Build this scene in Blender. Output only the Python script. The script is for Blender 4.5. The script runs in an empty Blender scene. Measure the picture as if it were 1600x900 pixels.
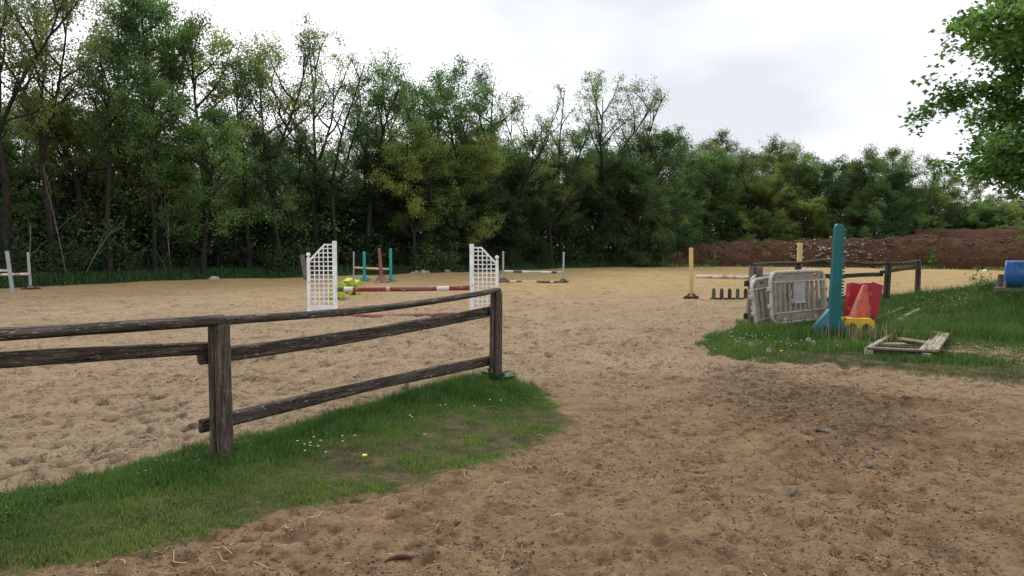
import bpy, math, random
import numpy as np
from mathutils import Vector, Matrix, Euler

SC = bpy.context.scene
COL = SC.collection
PI = math.pi
R = math.radians

# ----------------------------------------------------------------- camera
EYE = 1.65
PITCH = R(3.35)
cam_d = bpy.data.cameras.new('camera')
cam_d.lens = 25.0
cam_d.sensor_width = 36.0
cam_d.clip_start = 0.05
cam_d.clip_end = 2000.0
cam = bpy.data.objects.new('camera', cam_d)
cam.location = (0, 0, EYE)
cam.rotation_euler = (PI / 2 - PITCH, 0, 0)
COL.objects.link(cam)
SC.camera = cam

# ----------------------------------------------------------------- sky, sun, exposure
SUN_EL, SUN_AZ = R(42), R(-22)          # azimuth from +Y (ahead of the camera), negative = left
world = bpy.data.worlds.new('World')
SC.world = world
world.use_nodes = True
wn, wl = world.node_tree.nodes, world.node_tree.links
wn.clear()
w_out = wn.new('ShaderNodeOutputWorld')
w_bg = wn.new('ShaderNodeBackground')
w_sky = wn.new('ShaderNodeTexSky')
w_sky.sky_type = 'NISHITA'
w_sky.sun_disc = False
w_sky.sun_elevation = SUN_EL
w_sky.sun_rotation = SUN_AZ
w_bg.inputs['Strength'].default_value = 0.1
w_tc = wn.new('ShaderNodeTexCoord')
w_map = wn.new('ShaderNodeMapping')
w_map.inputs['Location'].default_value = (-0.55, -2.32, -4.64)
w_map.inputs['Scale'].default_value = (1.0, 1.0, 2.2)
w_nz = wn.new('ShaderNodeTexNoise')
w_nz.inputs['Scale'].default_value = 1.5
w_nz.inputs['Detail'].default_value = 4.0
w_nz.inputs['Roughness'].default_value = 0.45
w_rp = wn.new('ShaderNodeValToRGB')
w_rp.color_ramp.elements[0].position = 0.33
w_rp.color_ramp.elements[0].color = (4.4, 4.5, 4.8, 1)      # greyer underside of the cloud sheet
w_rp.color_ramp.elements[1].position = 0.56
w_rp.color_ramp.elements[1].color = (8.5, 8.6, 8.85, 1)     # bright thin cloud
w_mx = wn.new('ShaderNodeMixRGB')
w_mx.inputs['Fac'].default_value = 0.96
wl.new(w_tc.outputs['Generated'], w_map.inputs['Vector'])
wl.new(w_map.outputs['Vector'], w_nz.inputs['Vector'])
wl.new(w_nz.outputs['Fac'], w_rp.inputs['Fac'])
wl.new(w_sky.outputs['Color'], w_mx.inputs['Color1'])
wl.new(w_rp.outputs['Color'], w_mx.inputs['Color2'])
wl.new(w_mx.outputs['Color'], w_bg.inputs['Color'])
wl.new(w_bg.outputs['Background'], w_out.inputs['Surface'])

sun_d = bpy.data.lights.new('sun', 'SUN')
sun_d.energy = 1.5
sun_d.angle = R(14)
sun_d.color = (1.0, 0.96, 0.9)
sun = bpy.data.objects.new('sun', sun_d)
sd = Vector((math.sin(SUN_AZ) * math.cos(SUN_EL), math.cos(SUN_AZ) * math.cos(SUN_EL), math.sin(SUN_EL)))
sun.rotation_euler = sd.to_track_quat('Z', 'Y').to_euler()
sun.location = (-20, 40, 60)
COL.objects.link(sun)

SC.view_settings.view_transform = 'Standard'
SC.view_settings.look = 'None'
SC.view_settings.exposure = 0.90
SC.view_settings.gamma = 1.0
SC.view_settings.use_curve_mapping = False
SC.render.engine = 'CYCLES'
SC.cycles.max_bounces = 5
SC.cycles.diffuse_bounces = 3
SC.cycles.transmission_bounces = 3
SC.cycles.transparent_max_bounces = 4
SC.cycles.use_denoising = True

RNG = np.random.RandomState(11)
random.seed(5)

# ----------------------------------------------------------------- materials
def new_mat(name):
    m = bpy.data.materials.new(name)
    m.use_nodes = True
    nt = m.node_tree
    b = nt.nodes['Principled BSDF']
    return m, nt, b


def mapping(nt, scale=(1, 1, 1), coord='Object'):
    tc = nt.nodes.new('ShaderNodeTexCoord')
    mp = nt.nodes.new('ShaderNodeMapping')
    mp.inputs['Scale'].default_value = scale
    nt.links.new(tc.outputs[coord], mp.inputs['Vector'])
    return mp.outputs['Vector']


def noise(nt, vec, scale, detail=4, rough=0.55, dist=0.0):
    n = nt.nodes.new('ShaderNodeTexNoise')
    n.inputs['Scale'].default_value = scale
    n.inputs['Detail'].default_value = detail
    n.inputs['Roughness'].default_value = rough
    n.inputs['Distortion'].default_value = dist
    if vec is not None:
        nt.links.new(vec, n.inputs['Vector'])
    return n.outputs['Fac']


def ramp(nt, fac, stops):
    r = nt.nodes.new('ShaderNodeValToRGB')
    el = r.color_ramp.elements
    while len(el) < len(stops):
        el.new(0.5)
    for e, (p, c) in zip(el, stops):
        e.position = p
        e.color = (c[0], c[1], c[2], 1) if len(c) == 3 else c
    nt.links.new(fac, r.inputs['Fac'])
    return r.outputs['Color']


def mix(nt, fac, a, b, mode='MIX'):
    n = nt.nodes.new('ShaderNodeMixRGB')
    n.blend_type = mode
    for sock, v in ((n.inputs['Fac'], fac), (n.inputs['Color1'], a), (n.inputs['Color2'], b)):
        if isinstance(v, (int, float)):
            sock.default_value = v
        elif isinstance(v, tuple):
            sock.default_value = (v[0], v[1], v[2], 1)
        else:
            nt.links.new(v, sock)
    return n.outputs['Color']


def math_n(nt, op, a, b=0.0, clamp=False):
    n = nt.nodes.new('ShaderNodeMath')
    n.operation = op
    n.use_clamp = clamp
    for i, v in enumerate((a, b)):
        if isinstance(v, (int, float)):
            n.inputs[i].default_value = v
        else:
            nt.links.new(v, n.inputs[i])
    return n.outputs['Value']


def attr(nt, name):
    a = nt.nodes.new('ShaderNodeAttribute')
    a.attribute_name = name
    return a


def bump(nt, b, h, strength=0.4, dist=0.02):
    n = nt.nodes.new('ShaderNodeBump')
    n.inputs['Strength'].default_value = strength
    n.inputs['Distance'].default_value = dist
    nt.links.new(h, n.inputs['Height'])
    nt.links.new(n.outputs['Normal'], b.inputs['Normal'])


def wood_mat(name, dark, mid, light, lichen=0.0, grain=(14, 14, 1.1), bump_s=0.7, crack=0.5):
    m, nt, b = new_mat(name)
    oi = nt.nodes.new('ShaderNodeObjectInfo')
    tc = nt.nodes.new('ShaderNodeTexCoord')
    add = nt.nodes.new('ShaderNodeVectorMath')
    add.operation = 'ADD'
    nt.links.new(tc.outputs['Object'], add.inputs[0])
    rs = nt.nodes.new('ShaderNodeVectorMath')
    rs.operation = 'SCALE'
    rs.inputs[0].default_value = (7, 3, 11)
    nt.links.new(oi.outputs['Random'], rs.inputs['Scale'])
    nt.links.new(rs.outputs['Vector'], add.inputs[1])
    mp = nt.nodes.new('ShaderNodeMapping')
    mp.inputs['Scale'].default_value = grain
    nt.links.new(add.outputs['Vector'], mp.inputs['Vector'])
    v = mp.outputs['Vector']
    g = noise(nt, v, 2.2, 6, 0.65, 0.3)
    c = ramp(nt, g, [(0.3, dark), (0.5, mid), (0.72, light)])
    ck = noise(nt, v, 1.6, 2, 0.5, 0.15)
    line = ramp(nt, ck, [(0.46, (1, 1, 1)), (0.495, (0, 0, 0)), (0.53, (1, 1, 1))])
    c = mix(nt, crack, c, mix(nt, 1.0, c, line, 'MULTIPLY'))
    if lichen > 0:
        mp2 = nt.nodes.new('ShaderNodeMapping')
        mp2.inputs['Scale'].default_value = (26, 26, 7)
        nt.links.new(add.outputs['Vector'], mp2.inputs['Vector'])
        lf = noise(nt, mp2.outputs['Vector'], 2.4, 5, 0.7)
        lm = ramp(nt, lf, [(0.58, (0, 0, 0)), (0.66, (lichen,) * 3)])
        c = mix(nt, lm, c, (0.31, 0.29, 0.25))
    nt.links.new(c, b.inputs['Base Color'])
    b.inputs['Roughness'].default_value = 0.85
    b.inputs['Specular IOR Level'].default_value = 0.2
    bump(nt, b, math_n(nt, 'ADD', g, math_n(nt, 'MULTIPLY', line, 0.8)), bump_s, 0.012)
    return m


def worn_mat(name, base, under, wear=0.35, scale=9.0, dirt=(0.12, 0.09, 0.06), dirt_amt=0.5, rough=0.55, stretch=(1, 1, 1)):
    """painted or plastic surface with chipped patches, scuffs and ground dirt"""
    m, nt, b = new_mat(name)
    v = mapping(nt, stretch)
    n1 = noise(nt, v, scale, 6, 0.65)
    chip = ramp(nt, n1, [(max(0.0, 0.62 - wear * 0.35), (0, 0, 0)), (min(1.0, 0.66 - wear * 0.3), (1, 1, 1))])
    n2 = noise(nt, v, scale * 0.35, 4, 0.6)
    shade = ramp(nt, n2, [(0.3, tuple(x * 0.78 for x in base)), (0.7, tuple(min(1, x * 1.12) for x in base))])
    c = mix(nt, chip, shade, under)
    n3 = noise(nt, v, scale * 1.7, 8, 0.75)
    dm = ramp(nt, n3, [(0.5, (0, 0, 0)), (0.75, (dirt_amt,) * 3)])
    c = mix(nt, dm, c, dirt)
    nt.links.new(c, b.inputs['Base Color'])
    b.inputs['Roughness'].default_value = rough
    b.inputs['Specular IOR Level'].default_value = 0.3
    bump(nt, b, n1, 0.25, 0.006)
    return m


def striped_mat(name, bands, length, wear=0.3, under=(0.3, 0.2, 0.13)):
    """bands: list of (start fraction, colour) along local Z"""
    m, nt, b = new_mat(name)
    tc = nt.nodes.new('ShaderNodeTexCoord')
    sp = nt.nodes.new('ShaderNodeSeparateXYZ')
    nt.links.new(tc.outputs['Object'], sp.inputs[0])
    f = math_n(nt, 'DIVIDE', sp.outputs['Z'], length)
    mp = nt.nodes.new('ShaderNodeMapping')
    mp.inputs['Scale'].default_value = (6, 6, 3)
    nt.links.new(tc.outputs['Object'], mp.inputs['Vector'])
    wob = noise(nt, mp.outputs['Vector'], 3, 3, 0.6)
    f = math_n(nt, 'ADD', f, math_n(nt, 'MULTIPLY', math_n(nt, 'SUBTRACT', wob, 0.5), 0.02))
    r = nt.nodes.new('ShaderNodeValToRGB')
    r.color_ramp.interpolation = 'CONSTANT'
    el = r.color_ramp.elements
    while len(el) < len(bands):
        el.new(0.5)
    for e, (p, c) in zip(el, bands):
        e.position = p
        e.color = (*c, 1)
    nt.links.new(f, r.inputs['Fac'])
    n1 = noise(nt, mp.outputs['Vector'], 1.6, 6, 0.7)
    chip = ramp(nt, n1, [(0.66 - wear * 0.4, (0, 0, 0)), (0.70 - wear * 0.36, (1, 1, 1))])
    c = mix(nt, chip, r.outputs['Color'], under)
    n3 = noise(nt, mp.outputs['Vector'], 4.5, 6, 0.75)
    dm = ramp(nt, n3, [(0.5, (0, 0, 0)), (0.75, (0.5,) * 3)])
    c = mix(nt, dm, c, (0.13, 0.09, 0.06))
    nt.links.new(c, b.inputs['Base Color'])
    b.inputs['Roughness'].default_value = 0.6
    b.inputs['Specular IOR Level'].default_value = 0.25
    return m


def leaf_mat(name, use_obj_color=True, base=(0.05, 0.08, 0.02), transl=0.28, var=0.45, hue=0.05, rough=0.6, spec=0.25):
    m, nt, b = new_mat(name)
    out = nt.nodes['Material Output']
    if use_obj_color:
        oi = nt.nodes.new('ShaderNodeObjectInfo')
        c0 = oi.outputs['Color']
    else:
        rgb = nt.nodes.new('ShaderNodeRGB')
        rgb.outputs[0].default_value = (*base, 1)
        c0 = rgb.outputs[0]
    t = attr(nt, 'tint').outputs['Fac']
    h = nt.nodes.new('ShaderNodeHueSaturation')
    nt.links.new(c0, h.inputs['Color'])
    nt.links.new(math_n(nt, 'SUBTRACT', 0.5 + hue * 0.5, math_n(nt, 'MULTIPLY', t, hue)), h.inputs['Hue'])
    nt.links.new(math_n(nt, 'ADD', 1.0 - var, math_n(nt, 'MULTIPLY', t, var * 2)), h.inputs['Value'])
    nt.links.new(h.outputs['Color'], b.inputs['Base Color'])
    b.inputs['Roughness'].default_value = rough
    b.inputs['Specular IOR Level'].default_value = spec
    tr = nt.nodes.new('ShaderNodeBsdfTranslucent')
    tc = mix(nt, 1.0, h.outputs['Color'], (1.0, 1.2, 0.7), 'MULTIPLY')
    nt.links.new(tc, tr.inputs['Color'])
    ms = nt.nodes.new('ShaderNodeMixShader')
    ms.inputs['Fac'].default_value = transl
    nt.links.new(b.outputs[0], ms.inputs[1])
    nt.links.new(tr.outputs[0], ms.inputs[2])
    nt.links.new(ms.outputs[0], out.inputs['Surface'])
    return m


# ----------------------------------------------------------------- numpy noise
def vnoise(x, y, seed=0):
    xi, yi = np.floor(x).astype(np.int64), np.floor(y).astype(np.int64)
    fx, fy = x - xi, y - yi
    fx = fx * fx * fx * (fx * (fx * 6 - 15) + 10)
    fy = fy * fy * fy * (fy * (fy * 6 - 15) + 10)

    def h(a, b):
        n = (a * 374761393 + b * 668265263 + seed * 1442695041) & 0xFFFFFFFF
        n = ((n ^ (n >> 13)) * 1274126177) & 0xFFFFFFFF
        return ((n ^ (n >> 16)) & 0xFFFF) / 65535.0
    a, b = h(xi, yi), h(xi + 1, yi)
    c, d = h(xi, yi + 1), h(xi + 1, yi + 1)
    return (a + (b - a) * fx) * (1 - fy) + (c + (d - c) * fx) * fy


def fbm(x, y, octs=4, seed=0, gain=0.5):
    x, y = np.asarray(x, float), np.asarray(y, float)
    s, a, t = 0, 1.0, 0
    for o in range(octs):
        s = s + a * (vnoise(x * 2 ** o + 17.3 * o, y * 2 ** o - 9.1 * o, seed + o) - 0.5)
        t += a
        a *= gain
    return s / t * 2


def smooth(t):
    t = np.clip(t, 0, 1)
    return t * t * (3 - 2 * t)


def poly_sd(px, py, poly):
    """signed distance to a polygon, positive inside"""
    px, py = np.asarray(px, float), np.asarray(py, float)
    d = np.full(px.shape, 1e9)
    inside = np.zeros(px.shape, bool)
    n = len(poly)
    for i in range(n):
        ax, ay = poly[i]
        bx, by = poly[(i + 1) % n]
        ex, ey = bx - ax, by - ay
        t = np.clip(((px - ax) * ex + (py - ay) * ey) / (ex * ex + ey * ey), 0, 1)
        d = np.minimum(d, np.hypot(px - ax - t * ex, py - ay - t * ey))
        if ay != by:
            c = ((ay > py) != (by > py)) & (px < (bx - ax) * (py - ay) / (by - ay) + ax)
            inside ^= c
    return np.where(inside, d, -d)


def seg_dist(px, py, a, b):
    ex, ey = b[0] - a[0], b[1] - a[1]
    t = np.clip(((px - a[0]) * ex + (py - a[1]) * ey) / (ex * ex + ey * ey), 0, 1)
    return np.hypot(px - a[0] - t * ex, py - a[1] - t * ey)


# ----------------------------------------------------------------- layout of the land (metres, camera at the origin looking along +Y)
VERGE_NEAR = [(-3.4, 4.75), (-2.46, 5.9), (-1.8, 6.75), (-1.1, 7.85), (-0.6, 8.6), (-0.1, 8.95), (0.25, 8.3),
              (0.56, 7.25), (0.63, 6.75), (0.52, 6.3), (0.18, 5.85), (-0.2, 5.35), (-0.85, 4.72), (-1.48, 4.15),
              (-2.04, 3.72), (-2.6, 3.3), (-3.7, 2.3), (-5.2, 0.6), (-7.5, 0.2), (-5.2, 2.5)]
VERGE_FAR = [(2.85, 11.15), (3.3, 10.35), (3.97, 9.85), (4.7, 9.5), (5.3, 9.0), (6.1, 8.55), (8.5, 8.0), (14, 7.0), (26, 6.0),
             (26, 19), (17, 19.6), (13.6, 19.2), (12.5, 20.0), (13.8, 22.6), (12.7, 23.3), (10.8, 21.2), (8.5, 19.2),
             (6.7, 17.2), (5.1, 15.3), (4.2, 14.0), (3.3, 12.2)]
EDGE = [(-34, 19), (-26, 22.8), (-19.7, 27.3), (-18.9, 30), (-15.9, 35.2), (-11.8, 37.4), (-6.1, 42.6), (-1.7, 47), (5, 55), (13.3, 57.5),
        (22, 57), (31, 51.5), (38, 45), (60, 40), (140, 40)]
EDGE_X = np.array([p[0] for p in EDGE], float)
EDGE_Y = np.array([p[1] for p in EDGE], float)


def behind_edge(x, y):
    return np.asarray(y) - np.interp(x, EDGE_X, EDGE_Y)


def land(x, y):
    """ground height without the small prints"""
    x, y = np.asarray(x, float), np.asarray(y, float)
    h = 0.03 * fbm(x * 0.35, y * 0.35, 2, 3)
    h = h + 0.025 * smooth(poly_sd(x, y, VERGE_NEAR) / 0.5)
    bank = smooth((x - 8.6) / 2.6) * smooth((y - 10.3) / 4.6) * (1 - smooth((y - 16.8) / 2.6))
    h = h + 0.58 * bank + 0.05 * smooth(poly_sd(x, y, VERGE_FAR) / 0.6)
    h = h + 0.18 * smooth(behind_edge(x, y) / 2.5)
    return h


def land1(x, y):
    return float(land(np.array([x]), np.array([y]))[0])


# ----------------------------------------------------------------- mesh builders
def link_mesh(name, me, mats, parent=None, loc=None, matrix=None):
    for m in (mats if isinstance(mats, (list, tuple)) else [mats]):
        if m is not None:
            me.materials.append(m)
    o = bpy.data.objects.new(name, me)
    COL.objects.link(o)
    if parent is not None:
        o.parent = parent
    if matrix is not None:
        o.matrix_local = matrix
    if loc is not None:
        o.location = loc
    return o


def np_mesh(name, verts, faces, tint=None, smooth_shade=False, extra=None):
    """verts (n,3); faces: list of index arrays (m,k)"""
    me = bpy.data.meshes.new(name)
    verts = np.asarray(verts, np.float32)
    me.vertices.add(len(verts))
    me.vertices.foreach_set('co', verts.ravel())
    loops = np.concatenate([f.ravel() for f in faces]).astype(np.int32)
    tot = np.concatenate([np.full(len(f), f.shape[1]) for f in faces]).astype(np.int32)
    start = (np.cumsum(tot) - tot).astype(np.int32)
    me.loops.add(len(loops))
    me.loops.foreach_set('vertex_index', loops)
    me.polygons.add(len(tot))
    me.polygons.foreach_set('loop_start', start)
    me.polygons.foreach_set('loop_total', tot)
    if smooth_shade:
        me.polygons.foreach_set('use_smooth', np.ones(len(tot), bool))
    for k, a in ({'tint': tint} if tint is not None else {}).items():
        at = me.attributes.new(k, 'FLOAT', 'POINT')
        at.data.foreach_set('value', np.asarray(a, np.float32))
    for k, a in (extra or {}).items():
        at = me.attributes.new(k, 'FLOAT', 'POINT')
        at.data.foreach_set('value', np.asarray(a, np.float32))
    me.update(calc_edges=True)
    return me


class MB:
    """collects shapes of ONE part"""
    def __init__(s):
        s.v, s.f = [], []

    def add(s, vs, fs):
        b = len(s.v)
        s.v += [tuple(p) for p in vs]
        s.f += [tuple(b + i for i in f) for f in fs]
        return s

    def box(s, c, size, rot=(0, 0, 0), bev=0.0, taper=1.0):
        hx, hy, hz = size[0] / 2, size[1] / 2, size[2] / 2
        M = Euler(rot).to_matrix()
        c = Vector(c)
        if bev <= 0:
            ring = [(-hx, -hy), (hx, -hy), (hx, hy), (-hx, hy)]
        else:
            e = min(bev, hx * 0.9, hy * 0.9)
            ring = [(-hx + e, -hy), (hx - e, -hy), (hx, -hy + e), (hx, hy - e), (hx - e, hy), (-hx + e, hy), (-hx, hy - e), (-hx, -hy + e)]
        n = len(ring)
        zs = [(-hz, 1.0), (hz, taper)]
        if bev > 0:
            e = min(bev, hz * 0.9)
            kx = 1 - e / max(hx, hy) * 0.8
            zs = [(-hz, kx), (-hz + e, 1.0), (hz - e, taper), (hz, taper * kx)]
        vs = [c + M @ Vector((x * k, y * k, z)) for z, k in zs for x, y in ring]
        fs = [tuple(reversed(range(n))), tuple((len(zs) - 1) * n + i for i in range(n))]
        for r in range(len(zs) - 1):
            for i in range(n):
                j = (i + 1) % n
                fs.append((r * n + i, r * n + j, (r + 1) * n + j, (r + 1) * n + i))
        return s.add(vs, fs)

    def tube(s, pts, radii, sides=8, caps=True, jitter=0.0, rng=None, squash=1.0, closed=False):
        pts = [Vector(p) for p in pts]
        n = len(pts)
        if not isinstance(radii, (list, tuple)):
            radii = [radii] * n
        vs, fs = [], []
        ref = None
        for i, p in enumerate(pts):
            if closed:
                d = pts[(i + 1) % n] - pts[i - 1]
            else:
                d = pts[min(i + 1, n - 1)] - pts[max(i - 1, 0)]
            d.normalize()
            if ref is None:
                ref = Vector((0, 0, 1)) if abs(d.z) < 0.9 else Vector((1, 0, 0))
            u = ref - d * ref.dot(d)
            if u.length < 1e-4:
                u = d.orthogonal()
            u.normalize()
            ref = u
            w = d.cross(u)
            for k in range(sides):
                a = 2 * PI * k / sides
                r = radii[i] * (1 + (rng.uniform(-jitter, jitter) if rng else 0))
                vs.append(p + u * math.cos(a) * r + w * math.sin(a) * r * squash)
        m = n if closed else n - 1
        for i in range(m):
            for k in range(sides):
                k2 = (k + 1) % sides
                i2 = (i + 1) % n
                fs.append((i * sides + k, i * sides + k2, i2 * sides + k2, i2 * sides + k))
        if caps and not closed:
            fs.append(tuple(reversed(range(sides))))
            fs.append(tuple((n - 1) * sides + k for k in range(sides)))
        return s.add(vs, fs)

    def prism(s, outline, y0, y1):
        """outline in XZ, extruded along Y"""
        n = len(outline)
        vs = [(x, y0, z) for x, z in outline] + [(x, y1, z) for x, z in outline]
        fs = [tuple(range(n)), tuple(reversed(range(n, 2 * n)))]
        for i in range(n):
            j = (i + 1) % n
            fs.append((i, n + i, n + j, j))
        return s.add(vs, fs)

    def lathe(s, prof, c=(0, 0, 0), sides=16, axis='Z'):
        vs, fs = [], []
        for r, z in prof:
            for k in range(sides):
                a = 2 * PI * k / sides
                p = (r * math.cos(a), r * math.sin(a), z)
                if axis == 'X':
                    p = (z, p[0], p[1])
                vs.append((p[0] + c[0], p[1] + c[1], p[2] + c[2]))
        for i in range(len(prof) - 1):
            for k in range(sides):
                k2 = (k + 1) % sides
                fs.append((i * sides + k, i * sides + k2, (i + 1) * sides + k2, (i + 1) * sides + k))
        fs.append(tuple(reversed(range(sides))))
        fs.append(tuple((len(prof) - 1) * sides + k for k in range(sides)))
        return s.add(vs, fs)

    def build(s, name, mat, parent=None, smooth_shade=False, matrix=None):
        me = bpy.data.meshes.new(name)
        me.from_pydata(s.v, [], s.f)
        if smooth_shade:
            me.polygons.foreach_set('use_smooth', [True] * len(me.polygons))
        me.update()
        return link_mesh(name, me, mat, parent, matrix=matrix)


def tag(o, label=None, cat=None, group=None, kind=None):
    for k, v in (('label', label), ('category', cat), ('group', group), ('kind', kind)):
        if v:
            o[k] = v
    return o


def thing(name, label, cat, loc, rz=0.0, group=None, rot=None):
    o = bpy.data.objects.new(name, None)
    o.empty_display_size = 0.2
    COL.objects.link(o)
    o.location = loc
    o.rotation_euler = rot if rot else (0, 0, rz)
    return tag(o, label, cat, group)


def copy_thing(root, loc, rz=0.0, scale=(1, 1, 1), label=None, group=None):
    c = root.copy()
    COL.objects.link(c)
    c.location = loc
    c.rotation_euler = (0, 0, rz)
    c.scale = scale
    if label:
        c['label'] = label
    if group:
        c['group'] = group
    kids = []
    for ch in root.children:
        d = ch.copy()
        COL.objects.link(d)
        d.parent = c
        kids.append(d)
        for g in ch.children:
            e = g.copy()
            COL.objects.link(e)
            e.parent = d
    return c, kids


def align(p0, p1, roll=0.0):
    """matrix whose local Z runs from p0 to p1"""
    p0, p1 = Vector(p0), Vector(p1)
    d = (p1 - p0).normalized()
    up = Vector((0, 0, 1)) if abs(d.z) < 0.95 else Vector((0, 1, 0))
    x = up.cross(d).normalized()
    y = d.cross(x)
    M = Matrix((x, y, d)).transposed().to_4x4()
    M.translation = p0
    return M @ Matrix.Rotation(roll, 4, 'Z')


def beam(name, p0, p1, w, h, mat, parent, seed=0, profile='rect', bow=0.0, taper=1.0, rough=0.06, roll=0.0, segs=10, round_=0.25):
    """a rough-sawn or round timber from p0 to p1 (its own local Z along the grain); h is the upright size"""
    rng = random.Random(seed)
    L = (Vector(p1) - Vector(p0)).length
    segs = max(segs, int(L / 0.16)) if rough > 0.05 else segs
    if profile == 'round':
        base = [(math.cos(2 * PI * k / 12) * w / 2, math.sin(2 * PI * k / 12) * h / 2) for k in range(12)]
    elif profile == 'half':
        base = [(math.cos(PI * k / 8) * w / 2, math.sin(PI * k / 8) * h - h / 2) for k in range(9)]
    else:
        e = round_ * min(w, h)
        x, y = w / 2, h / 2
        base = [(-x + e, -y), (0, -y * 1.02), (x - e, -y), (x, -y + e), (x, y - e), (x - e, y), (0, y * 1.02), (-x + e, y), (-x, y - e), (-x, -y + e)]
    n = len(base)
    ph = [rng.uniform(0, 6) for _ in range(n)]
    vs, fs = [], []
    for i in range(segs + 1):
        t = i / segs
        k = 1 + (taper - 1) * t
        bx = bow * math.sin(PI * t)
        by = bow * 0.4 * math.sin(2 * PI * t + ph[0])
        for j, (x, y) in enumerate(base):
            r = k * (1 + rough * math.sin(t * L * 2.7 + ph[j]) + rng.uniform(-rough, rough) * 0.6)
            vs.append((x * r + by, y * r + bx, t * L))
    for i in range(segs):
        for j in range(n):
            j2 = (j + 1) % n
            fs.append((i * n + j, i * n + j2, (i + 1) * n + j2, (i + 1) * n + j))
    fs.append(tuple(reversed(range(n))))
    fs.append(tuple(segs * n + j for j in range(n)))
    return MB().add(vs, fs).build(name, mat, parent, smooth_shade=False, matrix=align(p0, p1, roll))


# ----------------------------------------------------------------- ground
def spaced(lo, hi, f):
    out = [lo]
    while out[-1] < hi:
        out.append(out[-1] + f(out[-1]))
    return np.array(out)


gy = np.concatenate([np.array([-300, -150, -60, -30, -15, -8, -4, -2, -1, 0, 0.7, 1.3, 1.8, 2.2, 2.5, 2.7]),
                     spaced(2.85, 75, lambda y: 0.024 * max(1.0, (y / 7.5)) ** 1.55)])
gy = np.concatenate([gy, gy[-1] + np.array([2, 5, 9, 15, 25, 45, 90, 180, 350, 700])])
gx = spaced(0, 52, lambda x: 0.026 * max(1.0, (x / 3.0)) ** 1.25)
gx = np.concatenate([gx, gx[-1] + np.array([3, 8, 15, 30, 60, 130, 300, 700])])
gx = np.concatenate([-gx[:0:-1], gx])
GX, GY = np.meshgrid(gx, gy)
near = smooth((30 - GY) / 12)
sdn = poly_sd(GX, GY, VERGE_NEAR)
sdf = poly_sd(GX, GY, VERGE_FAR)
wob = 0.22 * fbm(GX * 1.7, GY * 1.7, 3, 41) + 0.10 * fbm(GX * 7, GY * 7, 2, 47)
sd_e = behind_edge(GX, GY) + 0.5 * fbm(GX * 0.8, GY * 0.8, 2, 8)
w_grass = np.maximum(smooth((sdn + wob * 0.8) / 0.16), smooth((sdf + wob * 1.6) / 0.25))
w_wood = smooth((sd_e + 0.2) / 0.5)
bare = 1 - np.maximum(w_grass, w_wood)
# the trodden entrance between the two verges, browner than the riding sand
ent = smooth((11.2 - GY - 0.55 * np.abs(GX - 1.2) + 0.9 * fbm(GX * 0.5, GY * 0.5, 3, 5) + smooth((GX - 1.5) / 3) * 1.6) / 4.5)
ent = ent * smooth((GX + 0.75 * (8.9 - GY) + 0.2) / 1.2)
ent = np.maximum(ent, smooth((3.6 - GY) / 1.0))
d_soil = np.hypot((GX - 3.1) / 1.5, (GY - 7.6) / 2.3)
w_dark = smooth((1.15 - d_soil + 0.8 * fbm(GX * 1.6, GY * 1.6, 4, 77)) / 0.9) * bare
w_dark = np.maximum(w_dark, 0.55 * smooth((fbm(GX * 2.1, GY * 2.1, 4, 90) - 0.30) / 0.25) * ent * bare)
w_fresh = smooth((GY - 14) / 22) * bare
GZ = land(GX, GY)
# trodden relief
amp = bare * near * (0.45 + 0.95 * smooth(fbm(GX * 0.55, GY * 0.55, 4, 71) * 1.3 + 0.5))
GZ = GZ + amp * (1 - 0.45 * ent) * (0.048 * fbm(GX * 2.1, GY * 2.1, 3, 12) + 0.020 * fbm(GX * 6.5, GY * 6.5, 3, 14) + 0.020 * fbm(GX * 11, GY * 11, 3, 16, 0.65) - 0.020 * np.abs(fbm(GX * 4.2, GY * 4.2, 3, 18)))
GZ = GZ + bare * (1 - near) * 0.035 * fbm(GX * 1.3, GY * 1.3, 3, 19)
GZ = GZ + w_dark * near * (0.020 * fbm(GX * 13, GY * 13, 3, 23) + 0.008)
prints = np.zeros_like(GZ)
hp = np.random.RandomState(3)
N_P = 15000
pu = hp.rand(N_P)
pY = 2.9 + (27 - 2.9) * pu ** 1.35
pX = (hp.rand(N_P) * 2 - 1) * (0.80 * pY + 0.6)
for x0, y0 in zip(pX, pY):
    r = hp.uniform(0.022, 0.070)
    dep = (0.004 + 0.038 * hp.rand() ** 2.5) * (0.75 if y0 < 9 and x0 > -0.3 else 1.0)
    th = 0.5 + hp.normal(0, 0.7)
    el = hp.uniform(1.0, 1.9)
    w = r * 3.2
    i0, i1 = np.searchsorted(gy, (y0 - w, y0 + w))
    j0, j1 = np.searchsorted(gx, (x0 - w, x0 + w))
    if i1 - i0 < 2 or j1 - j0 < 2:
        continue
    dx, dy = GX[i0:i1, j0:j1] - x0, GY[i0:i1, j0:j1] - y0
    c, s_ = math.cos(th), math.sin(th)
    q = np.sqrt(((dx * c + dy * s_) / el) ** 2 + (-dx * s_ + dy * c) ** 2) / r
    push = (dx * c + dy * s_) / (r * el)
    prints[i0:i1, j0:j1] += -dep * np.exp(-(q ** 4) * 0.9) + dep * 0.55 * np.exp(-((q - 1.45) / 0.42) ** 2) * (1 + 0.7 * np.clip(push, -1, 1))
prints = np.clip(prints, -0.05, 0.04)
GZ = GZ + prints * bare * (1 - 0.5 * ent)
GZ = np.where(GY > 120, 0.2, GZ)
ny, nx = GX.shape
idx = np.arange(ny * nx).reshape(ny, nx)
quads = np.stack([idx[:-1, :-1].ravel(), idx[:-1, 1:].ravel(), idx[1:, 1:].ravel(), idx[1:, :-1].ravel()], 1)
hollow = smooth((-prints - 0.006) / 0.02) * bare
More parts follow.
